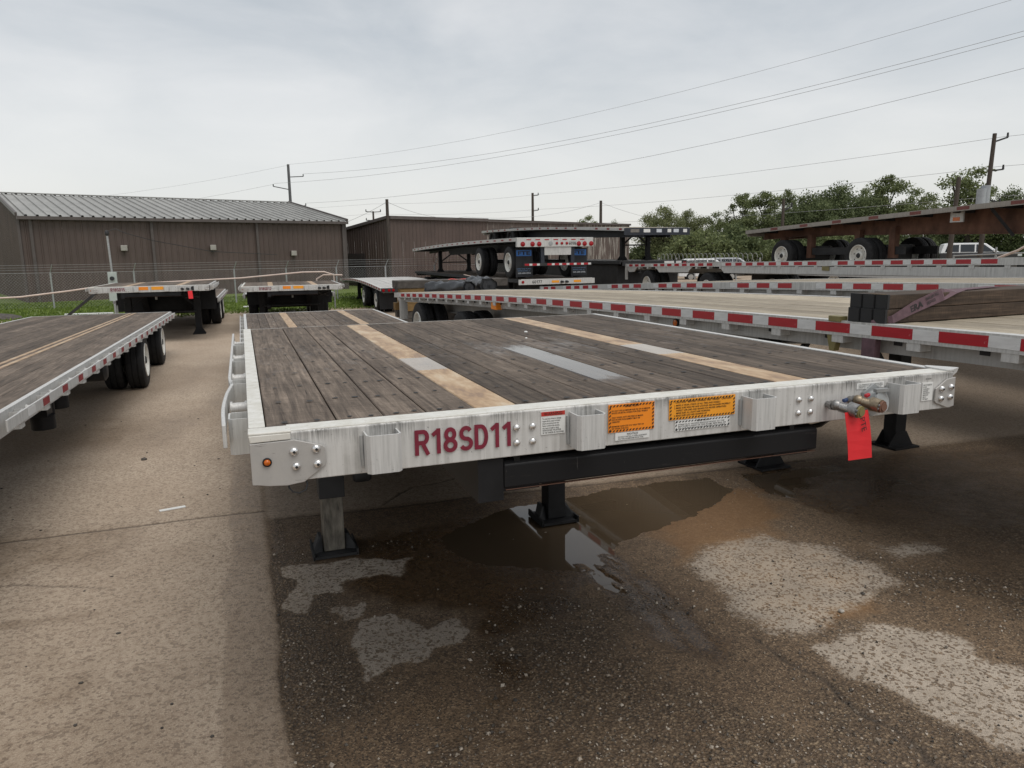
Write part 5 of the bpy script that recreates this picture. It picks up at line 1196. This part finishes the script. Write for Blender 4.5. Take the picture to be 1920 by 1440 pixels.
rf = MB(); rf.add([C2-er*.15+Vector((0,0,4.43)), C2+er*22.2+Vector((0,0,4.25)), C2+er*22.2+dl*11+Vector((0,0,2.95)), C2-er*.15+dl*11+Vector((0,0,3.12))], [(0,1,2,3)]); rf.obj('roof', M['roof'], b2)
p = C2+dl*3.3-er*.06; MB().obox((p.x, p.y, -.4), (p.x, p.y, 2.1), .04, .04).obj('corner_trim', M['trim'], b2)
MB().obox(C2+dl*3.0-er*.05+Vector((0,0,.85)), C2+dl*5.0-er*.05+Vector((0,0,.85)), .06, 2.6).obj('door', M['door'], b2)

# ------------------------------------------------------------------ fence, meter post, conduit
YF = 33.4
fn = thing('chain_link_fence', 'chain link fence with barbed wire arms in front of the brown buildings', 'fence')
fx = [-16.5, -13.5, -10.5, -7.4, -4.3, -.27, 1.95, 4.2, 6.5, 8.9, 11.9]
post = shared('fpost', lambda: MB().cyl((0,0,-.1), (0,0,1.5), .035, 8).tube([(0,0,1.5), (.05,-.06,1.62), (.12,-.16,1.82)], .018, 5).mesh('post', M['galv'], True))
for x in fx: link('post', post, fn, (x, YF, 0))
for i, z in enumerate((1.5, 1.62, 1.72, 1.82)):
    MB().tube([(fx[0], YF-.05*i, z), (-4, YF-.05*i, z-.02), (4, YF-.05*i, z), (fx[-1], YF-.05*i, z)], .012 if i == 0 else .006, 4).obj('top_wire' if i == 0 else 'barbed_wire', M['galv'], fn)
wb = MB()
for k in range(int(28.4/.12)):
    x = fx[0]+.12*k
    for s_ in (-1, 1): 
        xa, xb = (x, x+1.4) if s_ > 0 else (x+1.4, x)
        wb.add([(xa, YF-.004, .05), (xa+.006, YF-.004, .05), (xb+.006, YF-.004, 1.45), (xb, YF-.004, 1.45)], [(0,1,2,3)])
tag(wb.obj('wire_mesh', M['galv'], fn), kind='stuff')
mp_ = thing('meter_post', 'electric meter box with a tall service mast in front of the long brown building', 'meter box', (-4.25, 27.4, 0))
MB().box(-.055, .0, -.04, .04, 0, 1.05).obj('post', M['galv'], mp_)
MB().box(-.16, .16, -.12, .0, .55, 1.05).obj('lower_box', M['box_grey'], mp_, bevel=.01); MB().box(-.14, .14, -.12, .0, 1.06, 1.56).obj('meter_box', M['box_grey'], mp_, bevel=.01)
MB().cyl((.0, -.12, 1.34), (.0, -.20, 1.34), .075, 14).obj('meter_dial', M['glass'], mp_, True)
MB().cyl((0, -.05, 1.56), (-.03, -.05, 2.85), .035, 8).obj('mast', M['galv'], mp_, True); MB().ball((-.03, -.05, 2.90), .07, 6, (1,1,1.5)).obj('weather_head', M['steel_dark'], mp_, True)
MB().obox((.0, .1, 0), (.02, .05, .95), .08, .06).obj('brace', M['galv'], mp_)
o = MB().tube([(-4.28, 27.3, 2.95), (-4.0, 27.3, 3.05), (-3.7, 27.4, 2.9), (-2.9, 27.8, 2.65), (-1, 29.4, 2.25), (1.6, 33, 2.1)], .012, 5).obj('service_cable', M['cable'], None, True); tag(o, 'loose black service cable hanging from the meter mast', 'cable')
o = MB().tube([(-14, 25.4, 1.10), (-9.2, 26.4, .76), (-7.0, 26.9, .80), (-5.6, 27.05, .95), (-4.3, 27.2, 1.12), (-2.5, 27.3, 1.17), (0, 27.3, 1.25), (2.2, 27.2, 1.42), (3.0, 27.2, 1.42), (3.35, 27.2, 1.3), (3.38, 27.2, 1.0), (3.1, 27.2, .85), (2.75, 27.3, .95), (2.72, 27.35, 1.15), (3.0, 27.35, 1.3), (3.7, 27.3, 1.28)], .028, 8).obj('conduit_hose', M['hose'], None, True); tag(o, 'long pinkish conduit hose sagging across the front of the brown building', 'hose')
for x in (-13.9, 3.36): 
    o = MB().cyl((x, 25.4 if x < 0 else 27.24, 0), (x, 25.4 if x < 0 else 27.24, 1.35), .03, 8).obj('stake', M['galv'], None, True); tag(o, ('steel stake holding the far left end of the conduit hose' if x < 0 else 'steel stake beside the loop of the conduit hose'), 'stake')
o = MB().obox((-5.55, 24.6, .0), (-4.2, 24.2, 1.05), .07, .07).obj('leaning_bar', M['steel_dark'], None); tag(o, 'dark bar leaning against trailer R18SD15', 'bar')
for x, y, ln, lb in ((-6.1, 28.6, 1.6, 'white pipe lying in the grass behind the left trailer'), (-.0, 29.4, 1.5, 'white pipe lying in the grass beside trailer R18SD12')):
    o = MB().cyl((x, y, .05), (x+ln, y-.15, .05), .035, 8).obj('pipe', M['white_tape'], None, True); tag(o, lb, 'pipe')
o = MB().ball((0,0,0), 1.0, 8, (1.15, .7, .22)).obj('dirt_mound', M['lumber_dark'], None, True); o.location = (-8.4, 28.1, 0); tag(o, 'low heap of dark soil on the lawn at the left', 'dirt heap')

# ------------------------------------------------------------------ poles and wires
def pole(label, x, y, h, r, arms=(), lean=(0, 0), mat='pole', name='utility_pole', ins='steel_dark', group='utility poles'):
    t = thing(name, label, 'pole', (x, y, 0), 0, group); top = Vector((lean[0], lean[1], h))
    MB().cyl((0,0,-.3), top, r, 10, r*.72).obj('shaft', M[mat], t, True)
    for z, s, ln, dz in arms:
        c = top*(z/h); e = c+Vector((ln*s, -.1, dz)); MB().obox(c, e, .09, .09).obj('arm', M['steel_dark'], t); MB().cyl(e, e+Vector((0,0,.28)), .07, 8, .05).obj('insulator', M[ins], t, True)
    return t
pole('tall steel transmission pole with three arms behind the brown building', 6.38, 94.9, 13.1, .22, ((11.6, 1, 1.7, .1), (10.1, -1, 1.9, .35), (8.1, 1, 1.8, .1)), mat='pole_steel')
pole('bare wooden pole in front of the second brown building', 7.35, 36.8, 4.85, .11)
pole('short pole with a crossarm showing above the second building roof', 16.0, 92, 6.5+.9, .16, ((7.3, 1, .9, .05), (7.3, -1, .9, .05), (6.3, -1, .9, 0)))
pole('distant pole with three side brackets above the stacked trailers', 34.2, 84.1, 9.25, .2, ((8.9, 1, .7, .1), (7.1, 1, .7, .1), (5.3, 1, .7, .1)))
pole('plain pole rising behind the tilted flatbed', 28, 53.4, 6.15, .15)
pole('thin pole with a lamp arm among the trees', 35, 39.9, 5.4, .13, ((4.6, 1, .6, .3),))
pole('leaning pole stub beside the pole with grey tanks', 38.6, 30.0, 5.95, .16, lean=(.35, 0))
p58 = pole('tall wooden pole with grey capacitor tanks and side brackets at the right', 43.4, 31.8, 8.8, .16, ((8.3, 1, 1.0, .3), (6.6, 1, .95, .1), (4.9, 1, 1.0, -.2)), lean=(.35, 0))
for dx, dz in ((-.62, 4.0), (-.28, 4.2)): MB().cyl((dx, -.25, dz), (dx, -.25, dz+1.5), .26, 14).obj('capacitor_tank', M['transformer'], p58, True)
pole('short stub pole beyond the end of the brown building roof', 11.3, 95, 6.4, .14)
def wire(p, q, sag, label, r=.018, n=14):
    p, q = Vector(p), Vector(q); pts = []
    for i in range(n+1):
        t = i/n; c = p.lerp(q, t); c.z -= sag*4*t*(1-t); pts.append(c)
    tag(MB().tube(pts, r*.62, 5).obj('power_line', M['wire'], None, True), label, 'wire', 'overhead wires')
T = Vector((6.4, 94.9, 0)); RR = []
def wpt(px, py, d):                        # a point of the place, d metres along the view axis
    return Vector((.0103, -2.0716, 2.0158)) + d*(f_ + r_*((px-960)/1380.4) - u_*((py-720)/1380.4))
wire((6.4, 94.9, 13.1), wpt(1930, -10, 40), 1.5, 'topmost overhead wire crossing the sky to the upper right corner', .016)
wire((8.1, 94.8, 12.0), wpt(1935, 54, 44), 1.6, 'upper of the close pair of overhead wires', .022)
wire((4.6, 94.8, 10.8), wpt(1935, 64, 44), 1.6, 'lower of the close pair of overhead wires', .022)
wire((8.2, 94.8, 8.5), wpt(1935, 124, 46), 1.6, 'overhead wire running below the close pair', .022)
wire((6.4, 94.9, 13.0), (-60, 150, 11), 2, 'overhead wire going left from the top of the transmission pole', .016)
wire((4.6, 94.8, 10.7), (-60, 150, 8.6), 2, 'overhead wire going left from the left arm of the transmission pole', .018)
wire((6.4, 94.9, 8.6), (-55, 150, 6.5), 2, 'overhead wire going left from the lowest arm of the transmission pole', .016)
for za, zb, zc, lb in ((9.1, 8.65, 7.4, 'top'), (7.3, 6.9, 6.2, 'middle'), (5.5, 5.1, 4.9, 'lowest')):
    wire((34.9, 84.1, za), (44.6, 31.8, zb), .35, lb+' wire between the bracket pole and the pole with tanks', .018)
    wire((44.6, 31.8, zb), (50, 8, zb+.6), .3, lb+' wire leaving the pole with tanks to the right', .018)
    wire((34.9, 84.1, za), (16.0, 92, zc+.9), .3, lb+' wire between the bracket pole and the short crossarm pole', .018)
    wire((16.0, 92, zc+.9), (-10, 100, zc+.2), .3, lb+' wire going left from the short crossarm pole', .016)
wire((7.35, 36.8, 4.72), (5.9, 46, 3.9), .1, 'service wire from the bare wooden pole down to the long building', .014)
wire((7.35, 36.8, 4.72), (14.6, 47.2, 4.5), .35, 'service wire from the bare wooden pole to the peeling building', .014)
wire((14.6, 47.2, 4.5), (28, 53.4, 6.0), .5, 'slack service wire up to the plain pole', .016)
wire((28, 53.4, 6.0), (40, 58, 4.6), .4, 'service wire from the plain pole into the trees', .016)

# ------------------------------------------------------------------ trees
def crown_mesh(key, n_cl, n_leaf, rx, rz_, lo, leaf, mat, seed, gap=.0):
    rs = np.random.RandomState(seed); cl = []
    while len(cl) < n_cl:
        p = rs.uniform(-1, 1, 3); r = np.linalg.norm(p)
        if r > 1 or r < .25: continue
        w_ = (1-.35*max(0, p[2])); cl.append((p[0]*rx*w_, p[1]*rx*w_, lo+rz_*(p[2]+1)/2*1., rs.uniform(.15, .34)*rx*(1-.25*max(0, p[2]))))
    C_ = np.array([c[:3] for c in cl]); R_ = np.array([c[3] for c in cl]); dd = np.linalg.norm(C_[:,None]-C_[None], axis=2)+np.eye(len(cl))*99
    cl = [c for c, ok in zip(cl, ((dd-R_[None]*1.0-R_[:,None]*.9) < 0).sum(1) >= 2) if ok]
    v = []; 
    for c in cl:
        k = int(n_leaf/n_cl*rs.uniform(.6, 1.5)); d = rs.normal(0, 1, (k, 3)); d /= np.linalg.norm(d, axis=1)[:,None]; d *= (rs.rand(k)**.6*(1+.35*rs.rand(k)))[:,None]*c[3]*np.array([1.25, 1.25, .85])
        P = d+np.array(c[:3]); a = rs.normal(0, 1, (k, 3)); a /= np.linalg.norm(a, axis=1)[:,None]; b_ = np.cross(a, rs.normal(0, 1, (k, 3))); b_ /= np.linalg.norm(b_, axis=1)[:,None]
        s = leaf*rs.uniform(.6, 1.3, (k, 1)); v.append(np.stack([P-a*s, P+b_*s*.5, P+a*s, P-b_*s*.5], 1))
    v = np.concatenate(v); n = len(v); me = bpy.data.meshes.new('crown'); me.from_pydata(v.reshape(-1, 3).tolist(), [], np.arange(4*n).reshape(-1, 4).tolist()); me.materials.append(M[mat]); return me, cl
def trunk_mesh(cl, lo, seed, r=.16):
    rs = random.Random(seed); b_ = MB(); top = Vector((rs.uniform(-.3, .3), rs.uniform(-.3, .3), lo+1.2)); b_.tube([(0,0,-.3), (rs.uniform(-.1,.1), 0, lo*.5), top], r, 7)
    for c in rs.sample(cl, min(14, len(cl))):
        c = Vector(c[:3]); mid = top.lerp(c, .5)+Vector((rs.uniform(-.2,.2), rs.uniform(-.2,.2), .2)); b_.tube([top*.75, mid, c], r*.28, 5)
    return b_.mesh('trunk', M['bark'], True)
KIND = {}
for key, a in dict(broad=(120, 21000, 2.6, 4.7, 1.0, .085, 'leaf_dark', 1), tall=(120, 19000, 1.9, 6.1, .8, .085, 'leaf_mid', 2), feathery=(110, 17000, 2.1, 4.6, .8, .07, 'leaf_pale', 3), sparse=(60, 6000, 1.9, 5.0, 1.0, .085, 'leaf_mid', 4), bush=(70, 9500, 2.3, 2.6, .1, .11, 'leaf_dark', 5), bushpale=(60, 6000, 2.1, 2.4, .1, .10, 'leaf_mid', 6)).items():
    cm_, cl = crown_mesh(key, *a); KIND[key] = (cm_, trunk_mesh(cl, a[4], a[7]), max(c[2]+c[3]*.8 for c in cl))
words = dict(broad='dense dark green tree', tall='tall narrow green tree', feathery='pale feathery tree', sparse='sparse see-through tree', bush='dark green thicket bush', bushpale='paler green thicket bush')
where = [  # px, top py, distance, kind, width factor
 (1105, 404, 92, 'sparse', .9, 'showing above the peeling roof left of the plain pole'), (1150, 412, 92, 'broad', .6, 'low behind the tilted flatbed right of the plain pole'),
 (1243, 384, 64, 'feathery', 1.0, 'behind the tip of the tilted flatbed'), (1292, 392, 66, 'feathery', .9, 'just right of the tilted flatbed tip'), (1345, 397, 70, 'sparse', .9, 'with sky showing through left of the lamp pole'),
 (1392, 362, 72, 'tall', 1.0, 'left of the lamp pole'), (1435, 358, 66, 'tall', 1.15, 'rising over the rear end of the rusty framed trailer'), (1478, 354, 70, 'tall', .6, 'directly behind the thin lamp pole'), (1520, 357, 64, 'broad', 1.0, 'right of the lamp pole'),
 (1585, 340, 66, 'broad', 1.05, 'in the middle of the tree line over the rusty trailer'), (1625, 352, 72, 'sparse', .7, 'filling the gap between two dense crowns'), (1668, 328, 66, 'tall', 1.1, 'highest of the row, left of the gap before the poles'), (1715, 352, 68, 'sparse', .9, 'right of the highest tree'), (1745, 372, 64, 'feathery', .6, 'at the right end of the dense row'),
 (1800, 405, 62, 'bush', .7, 'below the leaning pole stub'), (1835, 312, 58, 'sparse', 1.1, 'behind the pole with grey tanks'), (1862, 350, 60, 'sparse', .8, 'right behind the pole with grey tanks'), (1905, 348, 58, 'broad', .8, 'at the right edge of the picture')]
def zat(px, d): return wpt(px, 720, d)
for i, (px, py, d, kd, wf, lb) in enumerate(where):
    top = wpt(px, py, d); base = Vector((top.x, top.y, G if top.x > 11 else 0)); hgt = (top.z-base.z)
    nat = KIND[kd][2]
    t = thing('tree' if 'bush' not in kd else 'bush', words[kd]+' '+lb, 'tree' if 'bush' not in kd else 'bush', base, random.uniform(0, 6), 'trees along the back of the yard')
    s = hgt/nat; t.scale = (s*wf, s*wf, s)
    link('crown', KIND[kd][0], t); link('trunk', KIND[kd][1], t)
under = ['under the tilted flatbed', 'left of the razor wire', 'behind the razor wire', 'behind the parked pickups', 'beside the rear of the rusty trailer', 'under the rusty trailer deck', 'behind the rusty trailer wheels', 'behind the white suv', 'under the poles at the right', 'at the far right fence']
k = 0
for i, (px, d) in enumerate(((1262, 66), (1225, 68), (1282, 62), (1300, 60), (1335, 63), (1372, 62), (1410, 61), (1455, 63), (1500, 62), (1550, 63), (1600, 62), (1660, 62), (1700, 64), (1745, 62), (1790, 62), (1830, 63), (1870, 62), (1910, 62), (1950, 60), (1240, 72), (1320, 70), (1440, 70))):
    p = wpt(px, 720, d); hs = random.uniform(.85, 1.25) if px < 1720 else random.uniform(.7, 1.0)
    kd = 'bush' if i % 3 else 'bushpale'
    t = thing('bush', words[kd]+' '+under[int((px-1190)/80) % 10 if px < 1980 else 9]+', '+('%s in the undergrowth' % ('first','second','third','fourth','fifth')[k % 5]), 'bush', (p.x, p.y, G-.1), random.uniform(0, 6), 'thicket under the trees'); k += 1
    t.scale = (hs*1.1, hs*1.1, hs); link('crown', KIND[kd][0], t); link('trunk', KIND[kd][1], t)

# ------------------------------------------------------------------ back fence, razor wire, gate, vehicles
rw = thing('razor_wire_fence', 'back fence topped with a coil of razor wire in front of the bushes', 'fence')
pa, pb = wpt(1236, 490, 48), wpt(1425, 484, 40); pa.z = pb.z = 0
coil = MB(); pts = []; Lc = (pb-pa).length; nT = 24
for i in range(nT*14+1):
    t = i/14*2*PI; p = pa.lerp(pb, i/(nT*14)); pts.append((p.x, p.y+.30*math.sin(t), 1.58+.28*math.cos(t)))
coil.tube(pts, .011, 4); coil.obj('razor_coil', M['galv'], rw, True)
for i in range(6): p = pa.lerp(pb, i/5); MB().cyl((p.x, p.y, .3), (p.x, p.y, 1.6), .04, 8).obj('post', M['galv'], rw, True)
for z in (1.35, 1.0): MB().tube([(pa.x, pa.y, z), (pb.x, pb.y, z)], .02, 5).obj('fence_rail', M['galv'], rw)
def vehicle(name, label, cat, loc, rz, prof, wd, body, z_belt, roof_mat, glass_pts, wheels_x, suv_nose=None):
    t = thing(name, label, cat, loc, rz); lw = MB()
    low = [(x, z) for x, z in prof['low']]; b_ = MB()
    b_.prism([(x, -wd/2, z) for x, z in low], (0, wd, 0)); b_.obj('body', M[body], t, bevel=.05)
    c_ = MB(); cab = prof['cab']; ins = .14
    vs = [(x, -wd/2+.05+(ins if z > z_belt+.1 else 0), z) for x, z in cab]; n = len(vs); vs += [(x, wd/2-.05-(ins if z > z_belt+.1 else 0), z) for x, z in cab]
    c_.add(vs, [tuple(range(n-1,-1,-1)), tuple(range(n, 2*n))]+[(i, (i+1) % n, n+(i+1) % n, n+i) for i in range(n)]); c_.obj('cabin', M[roof_mat], t, bevel=.04)
    for sgn in (-1, 1):
        for poly in glass_pts:
            mid = Vector((0, 0, 0)); pv = []
            for x, z in poly:
                fr = (z-z_belt)/(max(q[1] for q in cab)-z_belt); yy = sgn*(wd/2-.05-ins*max(0, min(1, fr))+.008); pv.append((x, yy, z))
            MB().prism(pv, (0, sgn*.006, 0)).obj('side_window', M['glass'], t)
    xf, zf_ = cab[-1]; (xa, za), (xb, zb) = prof['shield']
    MB().add([(xa, -wd/2+.14, za), (xa, wd/2-.14, za), (xb, wd/2-.24, zb), (xb, -wd/2+.24, zb)], [(0,1,2,3)]).obj('windscreen', M['glass'], t)
    for x in wheels_x:
        for sgn in (-1, 1):
            wh = MB().lathe([(-.11,.2),(-.11,.33),(-.08,.37),(.08,.37),(.11,.33),(.11,.2)], (0,0,0), 'Y', 20).obj('wheel', M['rubber'], t, True); wh.location = (x, sgn*(wd/2-.10), .37)
            MB().lathe([(sgn*.112,.21),(sgn*.10,.19),(sgn*.09,.05),(sgn*.11,.0001)], (0,0,0), 'Y', 14).obj('rim', M['rim_silver'], wh, True)
    xe = max(x for x, z in low)
    for sgn in (-1, 1): MB().box(xe-.25, xe+.012, sgn*wd/2-.20 if sgn > 0 else -wd/2-.006, wd/2+.006 if sgn > 0 else -wd/2+.20, z_belt-.26, z_belt-.08).obj('headlight', M['lamp_glass'], t, bevel=.02)
    MB().box(xe-.02, xe+.02, -wd/2+.25, wd/2-.25, z_belt-.42, z_belt-.12).obj('grille', M['steel_dark'], t)
    for sgn in (-1, 1): MB().box(prof['mirror'], prof['mirror']+.18, sgn*(wd/2+.1)-.07, sgn*(wd/2+.1)+.07, z_belt+.02, z_belt+.22).obj('mirror', M[roof_mat], t, bevel=.03)
    return t
SUVP = dict(low=[(-2.5,.45),(-2.45,1.05),(-2.4,1.12),(.95,1.14),(2.2,1.06),(2.42,.92),(2.45,.5),(2.3,.38),(-2.4,.38)], cab=[(-2.42,1.10),(-2.2,1.72),(-1.9,1.80),(.1,1.80),(.35,1.74),(1.15,1.13)], shield=((1.13,1.16),(.40,1.74)), mirror=.75)
p = wpt(1832, 480, 52)
suv = vehicle('suv', 'white and dark suv parked behind the gate under the rusty trailer', 'car', (p.x, p.y, G+.05), -.72, SUVP, 1.95, 'car_dark', 1.12, 'car_white', [[(-2.15,1.18),(-2.0,1.66),(-1.3,1.68),(-1.3,1.18)], [(-1.2,1.18),(-1.2,1.69),(-.35,1.69),(-.35,1.18)], [(-.25,1.18),(-.25,1.69),(.22,1.67),(.85,1.18)]], (-1.55, 1.55))
MB().prism([(.9, -.86, 1.143), (2.2, -.84, 1.07), (2.44, -.7, .90), (2.44, .7, .90), (2.2, .84, 1.07), (.9, .86, 1.143)], (0, 0, .03)).obj('bonnet', M['car_white'], suv, bevel=.01)
for px, d, mt, lb in ((1332, 50, 'car_white', 'white car parked behind the farthest flatbed next to the razor wire'), (1378, 54, 'car_silver', 'silver car parked behind the farthest flatbed on the side of the rusty trailer')):
    p = wpt(px, 490, d); cv = vehicle('parked_car', lb, 'car', (p.x, p.y, .05), -.5, SUVP, 1.85, mt, 1.12, mt, [[(-2.15,1.18),(-2.0,1.66),(-1.3,1.68),(-1.3,1.18)], [(-1.2,1.18),(-1.2,1.69),(-.35,1.69),(-.35,1.18)], [(-.25,1.18),(-.25,1.69),(.22,1.67),(.85,1.18)]], (-1.55, 1.55))
    cv.scale = (.86, .9, .84); cv.location.z = -.02
gt = thing('tube_gate', 'galvanised tube gate with chain link in front of the suv', 'gate')
ga, gb = wpt(1788, 481, 26), wpt(1925, 466, 22); ga.z = gb.z = 0
for z in (1.72, .7):
    MB().tube([(ga.x, ga.y, z), (gb.x, gb.y, z+.1)], .022, 6).obj('gate_rail', M['galv'], gt, True)
for t_ in (0, .62, 1.0): p = ga.lerp(gb, t_); MB().cyl((p.x, p.y, .4), (p.x, p.y, 2.0 if t_ == .62 else 1.75), .03, 8).obj('gate_post', M['galv'], gt, True)
p = wpt(1870, 484, 22); q = wpt(1922, 462, 21.5); MB().tube([p, p.lerp(q, .75)+Vector((0,0,-.03)), q, q+Vector((.4,-.2,.5))], .035, 6).obj('gate_brace', M['hose'], gt, True)
